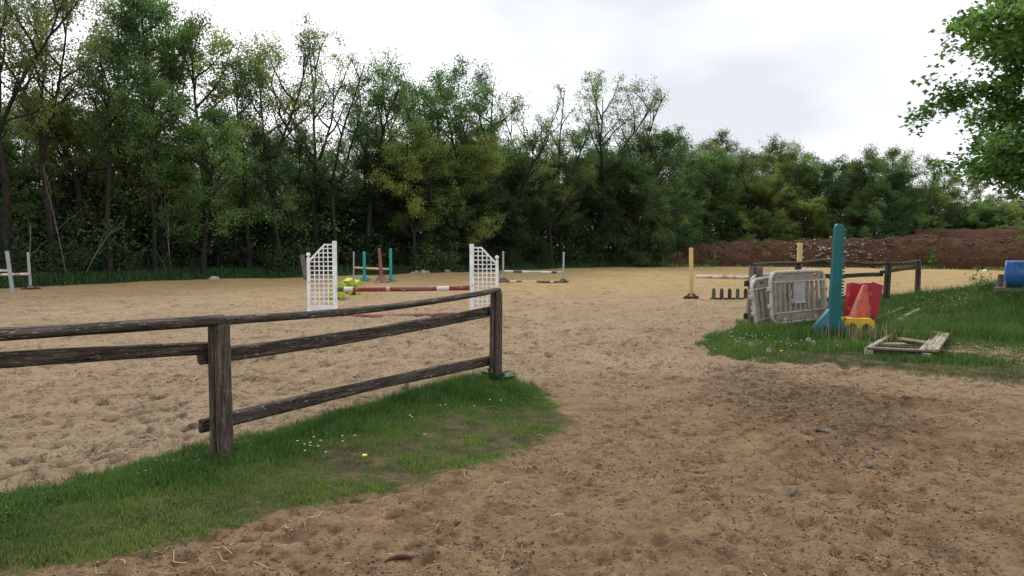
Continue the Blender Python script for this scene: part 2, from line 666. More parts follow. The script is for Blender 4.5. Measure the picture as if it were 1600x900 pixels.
gm = np_mesh('ground', np.stack([GX.ravel(), GY.ravel(), GZ.ravel()], 1), [quads], smooth_shade=True,
             extra={'w_grass': w_grass.ravel(), 'w_wood': w_wood.ravel(), 'w_path': ent.ravel(), 'w_dark': w_dark.ravel(),
                    'w_fresh': w_fresh.ravel(), 'w_damp_shade': hollow.ravel()})


def ground_height(x, y):
    """bilinear lookup in the finished sheet"""
    x, y = np.asarray(x, float), np.asarray(y, float)
    j = np.clip(np.searchsorted(gx, x) - 1, 0, nx - 2)
    i = np.clip(np.searchsorted(gy, y) - 1, 0, ny - 2)
    u = np.clip((x - gx[j]) / (gx[j + 1] - gx[j]), 0, 1)
    v = np.clip((y - gy[i]) / (gy[i + 1] - gy[i]), 0, 1)
    return (GZ[i, j] * (1 - u) + GZ[i, j + 1] * u) * (1 - v) + (GZ[i + 1, j] * (1 - u) + GZ[i + 1, j + 1] * u) * v


def gh(x, y):
    return float(ground_height(np.array([x]), np.array([y]))[0])


def make_ground_mat():
    m, nt, b = new_mat('sandy_ground')
    v = mapping(nt)
    big = noise(nt, v, 0.55, 4, 0.6)
    mid = noise(nt, v, 4.5, 5, 0.6)
    fine = noise(nt, v, 55, 5, 0.7)
    grit = noise(nt, v, 170, 3, 0.6)
    sand = ramp(nt, big, [(0.3, (0.420, 0.305, 0.193)), (0.7, (0.521, 0.392, 0.260))])
    fresh = ramp(nt, big, [(0.3, (0.448, 0.314, 0.140)), (0.7, (0.538, 0.386, 0.188))])
    path = ramp(nt, mid, [(0.3, (0.280, 0.183, 0.101)), (0.7, (0.431, 0.293, 0.170))])
    soil = ramp(nt, fine, [(0.35, (0.060, 0.036, 0.021)), (0.65, (0.135, 0.088, 0.052))])
    c = mix(nt, attr(nt, 'w_fresh').outputs['Fac'], sand, fresh)
    c = mix(nt, attr(nt, 'w_path').outputs['Fac'], c, path)
    c = mix(nt, math_n(nt, 'MULTIPLY', attr(nt, 'w_damp_shade').outputs['Fac'], 0.6), c, (0.17, 0.11, 0.065))  # print hollows browned: damp and shade put into the sand colour
    # damp scuffs
    sc = noise(nt, v, 2.3, 6, 0.72, 0.6)
    sm = ramp(nt, sc, [(0.53, (0, 0, 0)), (0.65, (0.7, 0.7, 0.7))])
    c = mix(nt, sm, c, (0.205, 0.138, 0.080))
    c = mix(nt, math_n(nt, 'MULTIPLY', attr(nt, 'w_dark').outputs['Fac'], mix(nt, 0.6, (0.75, 0.75, 0.75), ramp(nt, noise(nt, v, 9, 5, 0.7), [(0.46, (0.0, 0.0, 0.0)), (0.56, (1, 1, 1))]))), c, soil)
    # dark damp crumbs turned up by the hooves
    gate = ramp(nt, noise(nt, v, 1.7, 5, 0.68), [(0.38, (0.26, 0.26, 0.26)), (0.62, (0.95, 0.95, 0.95))])
    cr = noise(nt, v, 17, 5, 0.74, 0.9)
    cm = ramp(nt, cr, [(0.54, (0, 0, 0)), (0.585, (1, 1, 1))])
    c = mix(nt, math_n(nt, 'MULTIPLY', cm, gate), c, (0.100, 0.062, 0.034))
    cr2 = noise(nt, v, 44, 4, 0.7, 0.6)
    cm2 = ramp(nt, cr2, [(0.57, (0, 0, 0)), (0.63, (0.8, 0.8, 0.8))])
    c = mix(nt, math_n(nt, 'MULTIPLY', cm2, gate), c, (0.115, 0.075, 0.042))
    lt = ramp(nt, noise(nt, v, 13, 6, 0.7), [(0.52, (0, 0, 0)), (0.72, (0.45, 0.45, 0.45))])
    c = mix(nt, lt, c, mix(nt, 1.0, c, (1.5, 1.5, 1.5), 'MULTIPLY'))
    # grain and small grit, pale and dark
    gr = ramp(nt, fine, [(0.28, (0.72, 0.70, 0.68)), (0.5, (1, 1, 1)), (0.75, (1.13, 1.13, 1.12))])
    c = mix(nt, 0.9, c, gr, 'MULTIPLY')
    g2 = ramp(nt, grit, [(0.3, (0.70, 0.68, 0.65)), (0.5, (1, 1, 1)), (0.70, (1.0, 1.0, 1.0)), (0.76, (1.6, 1.55, 1.5))])
    c = mix(nt, 0.7, c, g2, 'MULTIPLY')
    turf = ramp(nt, mid, [(0.3, (0.045, 0.050, 0.020)), (0.48, (0.105, 0.088, 0.046)), (0.66, (0.21, 0.158, 0.092))])
    turf = mix(nt, 0.8, turf, ramp(nt, fine, [(0.3, (0.5, 0.5, 0.45)), (0.5, (1, 1, 1)), (0.72, (1.5, 1.4, 1.3))]), 'MULTIPLY')
    litter = ramp(nt, fine, [(0.3, (0.018, 0.015, 0.010)), (0.6, (0.035, 0.032, 0.018)), (0.8, (0.02, 0.04, 0.013))])
    c = mix(nt, attr(nt, 'w_grass').outputs['Fac'], c, turf)
    c = mix(nt, attr(nt, 'w_wood').outputs['Fac'], c, litter)
    nt.links.new(c, b.inputs['Base Color'])
    b.inputs['Roughness'].default_value = 0.95
    b.inputs['Specular IOR Level'].default_value = 0.1
    h = math_n(nt, 'ADD', math_n(nt, 'MULTIPLY', noise(nt, v, 15, 7, 0.72, 0.4), 1.0), math_n(nt, 'MULTIPLY', noise(nt, v, 48, 4, 0.7), 0.6))
    h = math_n(nt, 'ADD', h, math_n(nt, 'MULTIPLY', grit, 0.15))
    bump(nt, b, h, 1.0, 0.095)
    return m


ground = link_mesh('ground', gm, make_ground_mat())
tag(ground, kind='structure')

# ----------------------------------------------------------------- timber, plastics and paint
M_FENCE = wood_mat('weathered_fence_wood', (0.020, 0.015, 0.011), (0.052, 0.039, 0.029), (0.125, 0.105, 0.084), lichen=0.8)
M_POST = wood_mat('grey_brown_post_wood', (0.026, 0.020, 0.015), (0.075, 0.058, 0.043), (0.17, 0.142, 0.114), lichen=0.5, grain=(22, 22, 1.4))
M_GREYWOOD = wood_mat('grey_weathered_wood', (0.06, 0.05, 0.042), (0.16, 0.135, 0.115), (0.29, 0.26, 0.23), lichen=0.3)
M_PALLET = wood_mat('bleached_pallet_wood', (0.12, 0.09, 0.06), (0.30, 0.25, 0.19), (0.46, 0.41, 0.34), lichen=0.0)
M_WHITE = worn_mat('worn_white_paint', (0.74, 0.75, 0.77), (0.40, 0.34, 0.26), wear=0.05, scale=7, dirt=(0.34, 0.28, 0.20), dirt_amt=0.65, rough=0.55)
M_TEAL = worn_mat('teal_plastic', (0.006, 0.100, 0.100), (0.02, 0.09, 0.09), wear=0.0, scale=5, dirt=(0.05, 0.10, 0.10), dirt_amt=0.35, rough=0.5)
M_AQUA = worn_mat('turquoise_paint', (0.02, 0.29, 0.29), (0.05, 0.16, 0.15), wear=0.1, scale=8, dirt_amt=0.2)
M_RED = worn_mat('red_plastic', (0.33, 0.010, 0.022), (0.25, 0.03, 0.03), wear=0.0, scale=5, dirt=(0.16, 0.05, 0.05), dirt_amt=0.35, rough=0.45)
M_ORANGE = worn_mat('faded_orange_plastic', (0.43, 0.070, 0.035), (0.24, 0.055, 0.04), wear=0.4, scale=6, dirt=(0.16, 0.07, 0.05), dirt_amt=0.5)
M_YELLOW = worn_mat('yellow_plastic', (0.62, 0.39, 0.035), (0.45, 0.30, 0.06), wear=0.05, scale=8, dirt=(0.25, 0.17, 0.06), dirt_amt=0.4)
M_LIME = worn_mat('lime_plastic', (0.34, 0.44, 0.02), (0.22, 0.27, 0.05), wear=0.15, scale=6, dirt=(0.25, 0.26, 0.08), dirt_amt=0.3)
M_CREAM = worn_mat('cream_yellow_paint', (0.54, 0.40, 0.18), (0.50, 0.38, 0.22), wear=0.12, scale=8, dirt_amt=0.35)
M_MAUVE = worn_mat('faded_maroon_paint', (0.20, 0.075, 0.075), (0.22, 0.15, 0.13), wear=0.15, scale=7, dirt_amt=0.3)
M_PGREY = worn_mat('grey_white_paint', (0.33, 0.345, 0.35), (0.28, 0.25, 0.21), wear=0.12, scale=8, dirt_amt=0.35)
M_BARRIER = worn_mat('weathered_beige_plastic', (0.27, 0.245, 0.20), (0.17, 0.15, 0.115), wear=0.14, scale=5, dirt=(0.085, 0.075, 0.05), dirt_amt=0.7, rough=0.65)
M_BARRIER_EDGE = worn_mat('pale_sun_bleached_plastic', (0.43, 0.41, 0.36), (0.26, 0.235, 0.19), wear=0.15, scale=6, dirt=(0.12, 0.10, 0.07), dirt_amt=0.5, rough=0.6)
M_PLATE = worn_mat('grey_plate_plastic', (0.33, 0.345, 0.33), (0.25, 0.24, 0.21), wear=0.08, scale=4, dirt=(0.15, 0.13, 0.10), dirt_amt=0.4)
M_BLACK = worn_mat('black_rubber_and_hole_shade', (0.02, 0.02, 0.02), (0.05, 0.045, 0.04), wear=0.1, dirt_amt=0.3)
M_STONE = worn_mat('pale_limestone', (0.36, 0.32, 0.25), (0.22, 0.17, 0.11), wear=0.2, scale=6, dirt_amt=0.4, rough=0.9)
M_DSTONE = worn_mat('dark_slate_stone', (0.075, 0.058, 0.043), (0.15, 0.11, 0.075), wear=0.35, scale=14, dirt_amt=0.4, rough=0.9)
M_BARK = wood_mat('dark_bark', (0.010, 0.008, 0.007), (0.024, 0.021, 0.017), (0.050, 0.044, 0.036), lichen=0.12, grain=(7, 7, 1.2), crack=0.7)
M_PALEBARK = wood_mat('pale_dead_bark', (0.07, 0.065, 0.055), (0.14, 0.13, 0.11), (0.21, 0.195, 0.17), lichen=0.0, grain=(10, 10, 2))
M_LEAF = leaf_mat('tree_leaves', True, transl=0.38, var=0.5, hue=0.045)
M_GRASS = leaf_mat('verge_grass', False, base=(0.078, 0.138, 0.034), transl=0.3, var=0.65, hue=0.085, spec=0.2)
M_FARGRASS = leaf_mat('wood_edge_grass', False, base=(0.036, 0.080, 0.024), transl=0.2, var=0.5, hue=0.04)
M_STRAW = leaf_mat('dry_straw', False, base=(0.30, 0.225, 0.13), transl=0.1, var=0.5, hue=0.02)

# ----------------------------------------------------------------- trees
def ring_tube(pts, radii, sides):
    """numpy tube, returns verts, quads (local indices)"""
    n = len(pts)
    d = np.gradient(pts, axis=0)
    d /= np.linalg.norm(d, axis=1, keepdims=True) + 1e-9
    ref = np.array([1.0, 0.13, 0.07]) if abs(d[0, 2]) > 0.7 else np.array([0.1, 0.05, 1.0])
    u = ref - d * (d @ ref)[:, None]
    u /= np.linalg.norm(u, axis=1, keepdims=True) + 1e-9
    w = np.cross(d, u)
    a = np.arange(sides) * 2 * PI / sides
    v = pts[:, None, :] + (u[:, None, :] * np.cos(a)[None, :, None] + w[:, None, :] * np.sin(a)[None, :, None]) * radii[:, None, None]
    i = np.arange(n - 1)[:, None] * sides
    k = np.arange(sides)[None, :]
    k2 = (k + 1) % sides
    q = np.stack([i + k, i + k2, i + sides + k2, i + sides + k], 2).reshape(-1, 4)
    return v.reshape(-1, 3), q


class Wood:
    def __init__(s):
        s.v, s.f, s.n = [], [], 0

    def tube(s, pts, radii, sides):
        v, q = ring_tube(np.asarray(pts, float), np.asarray(radii, float), sides)
        s.v.append(v)
        s.f.append(q + s.n)
        s.n += len(v)


def walk(rng, p, d, L, n, wander, lift):
    """a wandering, rising or drooping line"""
    pts = [p]
    d = d / np.linalg.norm(d)
    for i in range(n):
        d = d + rng.normal(0, wander, 3) + np.array([0, 0, lift])
        d = d / np.linalg.norm(d)
        pts.append(pts[-1] + d * L / n)
    return np.array(pts), d


def leaves_at(rng, centers, sizes, spread, per, size, clump_tint, droop=0.0, aspect=0.62):
    """flat leaf faces round each centre"""
    n = len(centers) * per
    c = np.repeat(centers, per, 0) + rng.normal(0, 1, (n, 3)) * np.repeat(spread, per)[:, None] * np.array([1, 1, 0.75])
    s = size * rng.uniform(0.6, 1.35, n)
    az = rng.uniform(0, 2 * PI, n)
    tilt = rng.normal(0, 0.75, n) - droop
    u = np.stack([np.cos(az) * np.cos(tilt), np.sin(az) * np.cos(tilt), np.sin(tilt)], 1)
    r = rng.normal(0, 1, (n, 3))
    r = r * 0.5 + np.array([0, 0, 1.0])
    w = np.cross(u, r)
    w /= np.linalg.norm(w, axis=1, keepdims=True) + 1e-9
    a = s[:, None] * u * 0.5
    b = s[:, None] * w * 0.5 * aspect
    v = np.stack([c - a, c + b - a * 0.15, c + a, c - b - a * 0.15], 1).reshape(-1, 3)
    t = np.clip(np.repeat(clump_tint, per) + rng.normal(0, 0.09, n), 0, 1)
    return v, np.repeat(t, 4)


def tree_meshes(seed, H=12.0, crown_base=0.35, spread=3.2, limbs=15, subs=5, twigs=5, per=9, leaf=0.12, fork=1, trunk_r=0.17,
                up=0.7, clump=0.28, bare_top=0.0, low_fill=0.0, lean=0.03):
    rng = np.random.RandomState(seed)
    W, B = Wood(), Wood()
    cen, spr, tin = [], [], []
    stems = []
    base_pts, d = walk(rng, np.array([0, 0, -0.4]), np.array([rng.normal(0, lean), rng.normal(0, lean), 1]), H * (crown_base + 0.06) + 0.4 if fork > 1 else H * 0.93 + 0.4, 9, 0.05, 0.02)
    if fork > 1:
        W.tube(base_pts, np.linspace(trunk_r * 1.15, trunk_r * 0.75, 10), 8)
        for k in range(fork):
            a = 2 * PI * k / fork + rng.uniform(-0.5, 0.5)
            dd = np.array([math.cos(a) * 0.45, math.sin(a) * 0.45, 1.0])
            L = H * (0.93 - crown_base) * rng.uniform(0.86, 1.04)
            p, _ = walk(rng, base_pts[-1], dd, L, 8, 0.09, 0.05)
            W.tube(p, np.linspace(trunk_r * 0.62, 0.025, 9), 6)
            stems.append(p)
    else:
        rad = trunk_r * (1.12 - np.linspace(0, 1, 10) ** 0.9 * 1.0)
        rad[0] *= 1.35
        W.tube(base_pts, np.maximum(rad, 0.025), 8)
        stems.append(base_pts)
    for si, st in enumerate(stems):
        nl = max(4, int(limbs / len(stems)))
        for k in range(nl):
            t = (k + rng.uniform(0, 0.9)) / nl
            if fork > 1:
                f = 0.08 + 0.9 * t
            else:
                f = crown_base + (0.99 - crown_base) * t
            x = f * (len(st) - 1)
            i = min(int(x), len(st) - 2)
            p0 = st[i] + (st[i + 1] - st[i]) * (x - i)
            a = k * 2.4 + rng.uniform(-0.6, 0.6) + si * 1.1
            if low_fill > 0:
                env = math.sin(PI * (0.12 + 0.80 * t)) ** 0.6
            else:
                env = math.sin(PI * (0.22 + 0.70 * t)) ** 0.7
            L = spread * env * rng.uniform(0.65, 1.2) / (1.0 if fork == 1 else 1.35)
            el = up * (0.55 + 0.75 * t) + rng.normal(0, 0.15) - low_fill * (1 - t) * 0.7
            d = np.array([math.cos(a) * math.cos(el), math.sin(a) * math.cos(el), math.sin(el)])
            limb, _ = walk(rng, p0, d, L, 5, 0.13, 0.06)
            r0 = min(trunk_r * 0.42, 0.02 + L * 0.018)
            B.tube(limb, np.linspace(r0, 0.014, 6), 5)
            ct = rng.uniform(0.05, 0.95)
            for q in range(subs):
                f2 = 0.25 + 0.75 * (q + rng.uniform(0, 1)) / subs
                j = min(int(f2 * 5), 4)
                p1 = limb[j] + (limb[j + 1] - limb[j]) * (f2 * 5 - j)
                dd = (limb[j + 1] - limb[j]) / (np.linalg.norm(limb[j + 1] - limb[j]) + 1e-9) + rng.normal(0, 0.65, 3) + np.array([0, 0, 0.18])
                L2 = L * rng.uniform(0.26, 0.5)
                sub, _ = walk(rng, p1, dd, L2, 3, 0.2, 0.05)
                B.tube(sub, np.linspace(0.016, 0.007, 4), 3)
                ct2 = np.clip(ct + rng.normal(0, 0.12), 0, 1)
                for w in range(twigs):
                    f3 = 0.2 + 0.8 * (w + rng.uniform(0, 1)) / twigs
                    j2 = min(int(f3 * 3), 2)
                    p2 = sub[j2] + (sub[j2 + 1] - sub[j2]) * (f3 * 3 - j2)
                    d3 = rng.normal(0, 1, 3) + (sub[-1] - sub[0]) / (L2 + 1e-6) * 0.8 + np.array([0, 0, 0.25])
                    L3 = rng.uniform(0.3, 0.75) * (0.6 + 0.12 * spread)
                    tw, _ = walk(rng, p2, d3, L3, 2, 0.2, 0.04)
                    if w < 3:
                        B.tube(tw, np.array([0.007, 0.005, 0.003]), 3)
                    if rng.rand() > bare_top * (0.4 + 0.8 * t):
                        cen.append(tw[-1])
                        spr.append(clump * rng.uniform(0.6, 1.3))
                        tin.append(np.clip(ct2 + rng.normal(0, 0.08), 0, 1))
                        cen.append(tw[1])
                        spr.append(clump * rng.uniform(0.5, 1.0))
                        tin.append(ct2)
    lv, lt = leaves_at(rng, np.array(cen), None, np.array(spr), per, leaf, np.array(tin))
    tm = np_mesh('trunk', np.concatenate(W.v), [np.concatenate(W.f)], smooth_shade=True)
    bm_ = np_mesh('branches', np.concatenate(B.v), [np.concatenate(B.f)], smooth_shade=True)
    lf = np.arange(len(lv)).reshape(-1, 4)
    cm = np_mesh('crown', lv, [lf], tint=lt)
    for me, m in ((tm, M_BARK), (bm_, M_BARK), (cm, M_LEAF)):
        me.materials.append(m)
    return tm, bm_, cm


def shrub_meshes(seed, H=2.6, spread=1.5, stems=9, per=10, leaf=0.10):
    rng = np.random.RandomState(seed)
    W = Wood()
    cen, spr, tin = [], [], []
    for k in range(stems):
        a = rng.uniform(0, 2 * PI)
        el = rng.uniform(0.6, 1.45)
        d = np.array([math.cos(a) * math.cos(el), math.sin(a) * math.cos(el), math.sin(el)])
        st, _ = walk(rng, np.array([rng.normal(0, 0.25), rng.normal(0, 0.25), -0.1]), d, H * rng.uniform(0.6, 1.0), 5, 0.14, 0.02)
        W.tube(st, np.linspace(0.022, 0.006, 6), 4)
        ct = rng.uniform(0.15, 0.85)
        for q in range(11):
            f = rng.uniform(0.12, 1.0) * 5
            j = min(int(f), 4)
            p = st[j] + (st[j + 1] - st[j]) * (f - j) + rng.normal(0, 0.28, 3) * spread * 0.6
            p[2] = max(p[2], 0.08)
            cen.append(p)
            spr.append(0.20 * rng.uniform(0.7, 1.3))
            tin.append(np.clip(ct + rng.normal(0, 0.12), 0, 1))
    lv, lt = leaves_at(rng, np.array(cen), None, np.array(spr), per, leaf, np.array(tin))
    tm = np_mesh('stems', np.concatenate(W.v), [np.concatenate(W.f)], smooth_shade=True)
    cm = np_mesh('crown', lv, [np.arange(len(lv)).reshape(-1, 4)], tint=lt)
    tm.materials.append(M_BARK)
    cm.materials.append(M_LEAF)
    return tm, cm


V = {
    'open': tree_meshes(21, crown_base=0.40, spread=3.9, limbs=16, subs=5, twigs=5, per=14, leaf=0.104, fork=3, trunk_r=0.15, up=0.8, clump=0.169),
    'open2': tree_meshes(22, crown_base=0.34, spread=3.4, limbs=16, subs=5, twigs=5, per=14, leaf=0.104, fork=2, trunk_r=0.14, up=0.85, clump=0.169),
    'half': tree_meshes(23, crown_base=0.34, spread=3.0, limbs=16, subs=6, twigs=4, per=15, leaf=0.112, trunk_r=0.16, up=0.65, clump=0.195),
    'half2': tree_meshes(24, crown_base=0.28, spread=3.2, limbs=18, subs=5, twigs=5, per=15, leaf=0.112, fork=2, trunk_r=0.16, up=0.7, clump=0.195),
    'dense': tree_meshes(25, crown_base=0.24, spread=3.4, limbs=20, subs=6, twigs=5, per=21, leaf=0.120, trunk_r=0.18, up=0.5, clump=0.234),
    'dense2': tree_meshes(26, crown_base=0.20, spread=3.6, limbs=20, subs=6, twigs=5, per=21, leaf=0.120, fork=2, trunk_r=0.18, up=0.5, clump=0.234),
    'bare': tree_meshes(27, crown_base=0.36, spread=2.6, limbs=16, subs=5, twigs=5, per=6, leaf=0.088, fork=2, trunk_r=0.12, up=0.95, clump=0.143, bare_top=0.45),
    'bare2': tree_meshes(28, crown_base=0.30, spread=2.8, limbs=16, subs=5, twigs=5, per=6, leaf=0.088, fork=3, trunk_r=0.13, up=0.95, clump=0.143, bare_top=0.4),
    'slim': tree_meshes(29, crown_base=0.50, spread=2.1, limbs=12, subs=5, twigs=5, per=15, leaf=0.104, trunk_r=0.13, up=0.7, clump=0.182),
    'bushy': tree_meshes(30, crown_base=0.08, spread=4.6, limbs=24, subs=6, twigs=5, per=28, leaf=0.144, trunk_r=0.16, up=0.45, clump=0.247, low_fill=0.25),
    'bushy2': tree_meshes(31, crown_base=0.06, spread=4.4, limbs=24, subs=6, twigs=5, per=28, leaf=0.144, fork=1, trunk_r=0.15, up=0.55, clump=0.247, low_fill=0.35),
    'tower': tree_meshes(32, crown_base=0.22, spread=2.5, limbs=22, subs=6, twigs=5, per=25, leaf=0.112, trunk_r=0.17, up=0.55, clump=0.209),
}
SHRUB = [shrub_meshes(51), shrub_meshes(52), shrub_meshes(53, H=3.2, spread=1.9, stems=11)]

HORIZON = 385.0
F_PX = 1110.0
CXP = 800.0
# how high the top of the wood stands above the eye, per column of the picture (photo px)
SKY_X = [-300, -100, 40, 190, 260, 320, 345, 430, 500, 560, 610, 655, 700, 745, 800, 850, 910, 950, 1000, 1040, 1090, 1125, 1190, 1230, 1280, 1340, 1400, 1470, 1520, 1580, 1650, 1900]
SKY_Y = [-30, -30, -30, 0, 0, 40, 45, 50, 70, 100, 105, 135, 140, 112, 150, 140, 140, 135, 165, 215, 222, 208, 220, 235, 248, 240, 236, 255, 275, 305, 300, 290]


def bearing_to_edge(px, off):
    """where the line of sight in direction px meets the wood's edge, pushed 'off' metres further"""
    k = (px - CXP) / F_PX
    y = np.linspace(12, 200, 2400)
    s = behind_edge(k * y, y)
    i = int(np.argmax(s > 0))
    # right of the arena the wood stands back behind the earth heaps
    yy = y[i] + off + 9.5 * min(1.0, max(0.0, (px - 1030) / 45)) + 10 * min(1.0, max(0.0, (px - 1370) / 60))
    return k * yy, yy


C_OLIVE = (0.165, 0.205, 0.066)
C_GREEN = (0.120, 0.205, 0.068)
C_MID = (0.098, 0.170, 0.060)
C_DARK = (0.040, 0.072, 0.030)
C_YEL = (0.185, 0.230, 0.066)

PROTO = {}


def plant_tree(kind, px, off, top_y, tint, label, group, wide=1.0, cat='tree', seed=0):
    rng = random.Random(seed * 7 + int(px * 13 + off * 5))
    x, y = bearing_to_edge(px, off)
    z = land1(x, y)
    top = EYE + (HORIZON - top_y) / F_PX * y
    H = top - z
    s = H / 12.0
    sw = (0.35 + 0.65 * s) * wide
    if kind not in PROTO:
        t = thing('tree', label, cat, (x, y, z), rng.uniform(0, 2 * PI), group)
        tm, bm_, cm = V[kind]
        tr = link_mesh('trunk', tm, None, t)
        link_mesh('branches', bm_, None, tr)
        cr = link_mesh('crown', cm, None, t)
        t.scale = (sw, sw, s)
        PROTO[kind] = t
    else:
        t, kids = copy_thing(PROTO[kind], (x, y, z), rng.uniform(0, 2 * PI), (sw, sw, s), label, group)
        cr = [k for k in kids if k.name.startswith('crown')][0]
    j = rng.uniform(0.85, 1.15)
    cr.color = (tint[0] * j, tint[1] * j * rng.uniform(0.95, 1.05), tint[2] * j, 1)
    return t


LANDMARKS = [(-60, 'past the left picture edge'), (30, 'behind the leftmost jump posts'), (130, 'behind the leaning pale saplings'), (262, 'behind the grey multi stemmed sapling'),
             (335, 'behind the lone pale edge stone'), (425, 'left of the grey leaning board'), (500, 'behind the left lattice wing'), (590, 'behind the turquoise jump posts'),
             (690, 'behind the upturned root plate'), (757, 'behind the right lattice wing'), (832, 'behind the far blue and white pole'), (950, 'midway between the far pole and the earth heap'),
             (1080, 'behind the left cream post'), (1165, 'between the two cream posts'), (1247, 'behind the right cream post'), (1308, 'behind the teal post'),
             (1385, 'behind the right fence posts'), (1500, 'behind the higher earth heap'), (1590, 'behind the blue drum'), (1700, 'past the right picture edge')]


def place_words(px):
    return min(LANDMARKS, key=lambda q: abs(q[0] - px))[1]


G_EDGE = 'trees along the front of the wood'
FRONT = [
    ('half', -75, 3, -30, C_OLIVE, 'olive tree at the far left end of the wood, crown cut by the picture edge'),
    ('open', 15, 3, -35, C_OLIVE, 'tall thinly leaved oak over the leftmost white pole jump'),
    ('open2', 80, 3.2, -28, C_OLIVE, 'tall open oak with a dark forked trunk against the sky, right of the leftmost jump'),
    ('half2', 135, 5, 12, C_OLIVE, 'olive tree standing behind the leaning pale saplings at the left'),
    ('slim', 172, 1.5, 45, C_MID, 'slim tree with a long dark leaning trunk beside the pale crooked sapling'),
    ('half', 195, 4.5, 2, C_OLIVE, 'thin olive tree left of the darkest tallest crown'),
    ('tower', 258, 4, -2, C_MID, 'tallest dark narrow crown reaching the top of the picture'),
    ('slim', 243, 1.6, 130, C_MID, 'slim dark trunk in front of the tallest dark crown'),
    ('dense', 318, 1.6, 178, C_GREEN, 'low spreading fresh green tree leaning out left of the lattice wings'),
    ('dense', 345, 4, 43, C_OLIVE, 'large dense olive crown above the far left arena edge'),
    ('half', 390, 3, 95, C_MID, 'bluish green tree between the dense olive crown and the bare topped oak'),
    ('open2', 432, 4, 50, C_OLIVE, 'tall sparse oak with airy top left of the left lattice wing'),
    ('slim', 442, 1.5, 190, C_DARK, 'slim pale barked trunk behind the grey leaning board'),
    ('open', 492, 5, 66, C_OLIVE, 'open crowned oak directly above the left lattice wing'),
    ('bare2', 525, 2.5, 100, C_GREEN, 'nearly leafless tree with thin upright branches right of the left lattice wing'),
    ('half2', 578, 3, 95, C_MID, 'tall dark green tree above the turquoise jump posts'),
    ('open2', 612, 4.5, 108, C_MID, 'forked tree with two dark stems just right of the turquoise posts'),
    ('dense', 655, 3.5, 135, C_GREEN, 'rounded green tree standing above the upturned root plate'),
    ('dense2', 648, 1.2, 205, C_YEL, 'low yellow green tree in front of the wood above the upturned root plate'),
    ('half', 702, 4, 150, C_GREEN, 'medium green tree left of the big round crown'),
    ('dense2', 744, 3, 110, C_GREEN, 'big round crown highest in the middle of the wood, above the right lattice wing'),
    ('dense', 742, 1.2, 215, C_YEL, 'yellowish bushy tree low in front of the big round crown'),
    ('half2', 800, 3, 175, C_MID, 'shorter tree in the dip right of the big round crown'),
    ('bare', 838, 4, 142, C_GREEN, 'bare spring tree with thin grey twigs above the blue and white pole'),
    ('bare2', 876, 3.5, 140, C_GREEN, 'second bare spring tree right of the blue and white pole'),
    ('half2', 862, 1.2, 235, C_OLIVE, 'low olive tree under the two bare spring trees'),
    ('open', 940, 3, 134, C_GREEN, 'tall open oak at the right end of the high wood, many dark stems'),
    ('bare', 985, 3.5, 150, C_OLIVE, 'slanting half bare tree at the step down in the skyline'),
    ('bushy', 1000, 1.2, 248, C_MID, 'green bushy tree below the step down in the skyline'),
    ('half', 1032, 5, 210, C_OLIVE, 'small airy topped tree just right of the step down in the skyline'),
    ('dense', 1075, 3, 226, C_MID, 'rounded green tree behind the left cream post'),
    ('tower', 1127, 9, 206, C_DARK, 'dark green pointed crown rising behind its neighbours over the left cream post'),
    ('bushy2', 1062, 1.5, 292, C_MID, 'bushy green tree directly above the left end of the earth heap'),
    ('half2', 1172, 4, 222, C_OLIVE, 'wispy topped olive tree left of the right cream post'),
    ('half', 1212, 7, 224, C_OLIVE, 'second wispy olive tree above the right cream post'),
    ('bushy', 1185, 1.5, 285, C_YEL, 'yellow green bushy tree behind the earth heap between the cream posts'),
    ('dense', 1236, 4, 242, C_YEL, 'yellow green rounded tree left of the teal post'),
    ('half2', 1290, 6, 248, C_OLIVE, 'olive tree showing just left of the teal post top'),
    ('bushy2', 1252, 1.5, 318, C_YEL, 'low yellow green bush tree behind the right cream post'),
    ('dense2', 1345, 7, 238, C_OLIVE, 'broad olive crown right of the teal post'),
    ('bushy', 1338, 1.2, 325, C_GREEN, 'bright green rounded bush tree beside the teal post, behind the earth heap'),
    ('dense', 1403, 8, 234, C_OLIVE, 'broad olive crown highest on the right side of the wood'),
    ('half', 1452, 8, 250, C_OLIVE, 'airy olive tree above the higher earth heap'),
    ('dense2', 1492, 8, 262, C_OLIVE, 'olive crown sloping down towards the gap under the overhanging maple'),
    ('bushy2', 1436, 2.5, 305, C_YEL, 'yellowish bushy tree behind the green flank of the higher heap'),
    ('half2', 1535, 13, 285, C_OLIVE, 'small distant tree left of the hanging maple twigs'),
    ('dense', 1572, 17, 308, C_OLIVE, 'distant low tree behind the hanging maple twigs'),
    ('dense2', 1615, 17, 302, C_OLIVE, 'distant tree above the blue drum at the right picture edge'),
    ('bushy', 1512, 4, 332, C_GREEN, 'low bushy tree behind the crest of the higher heap'),
    ('bushy2', 1585, 6, 335, C_OLIVE, 'low olive bushy tree above the blue drum'),
]
for i, (kind, px, off, ty, tint, lab) in enumerate(FRONT):
    plant_tree(kind, px, off, ty, tint, lab, G_EDGE, seed=i)

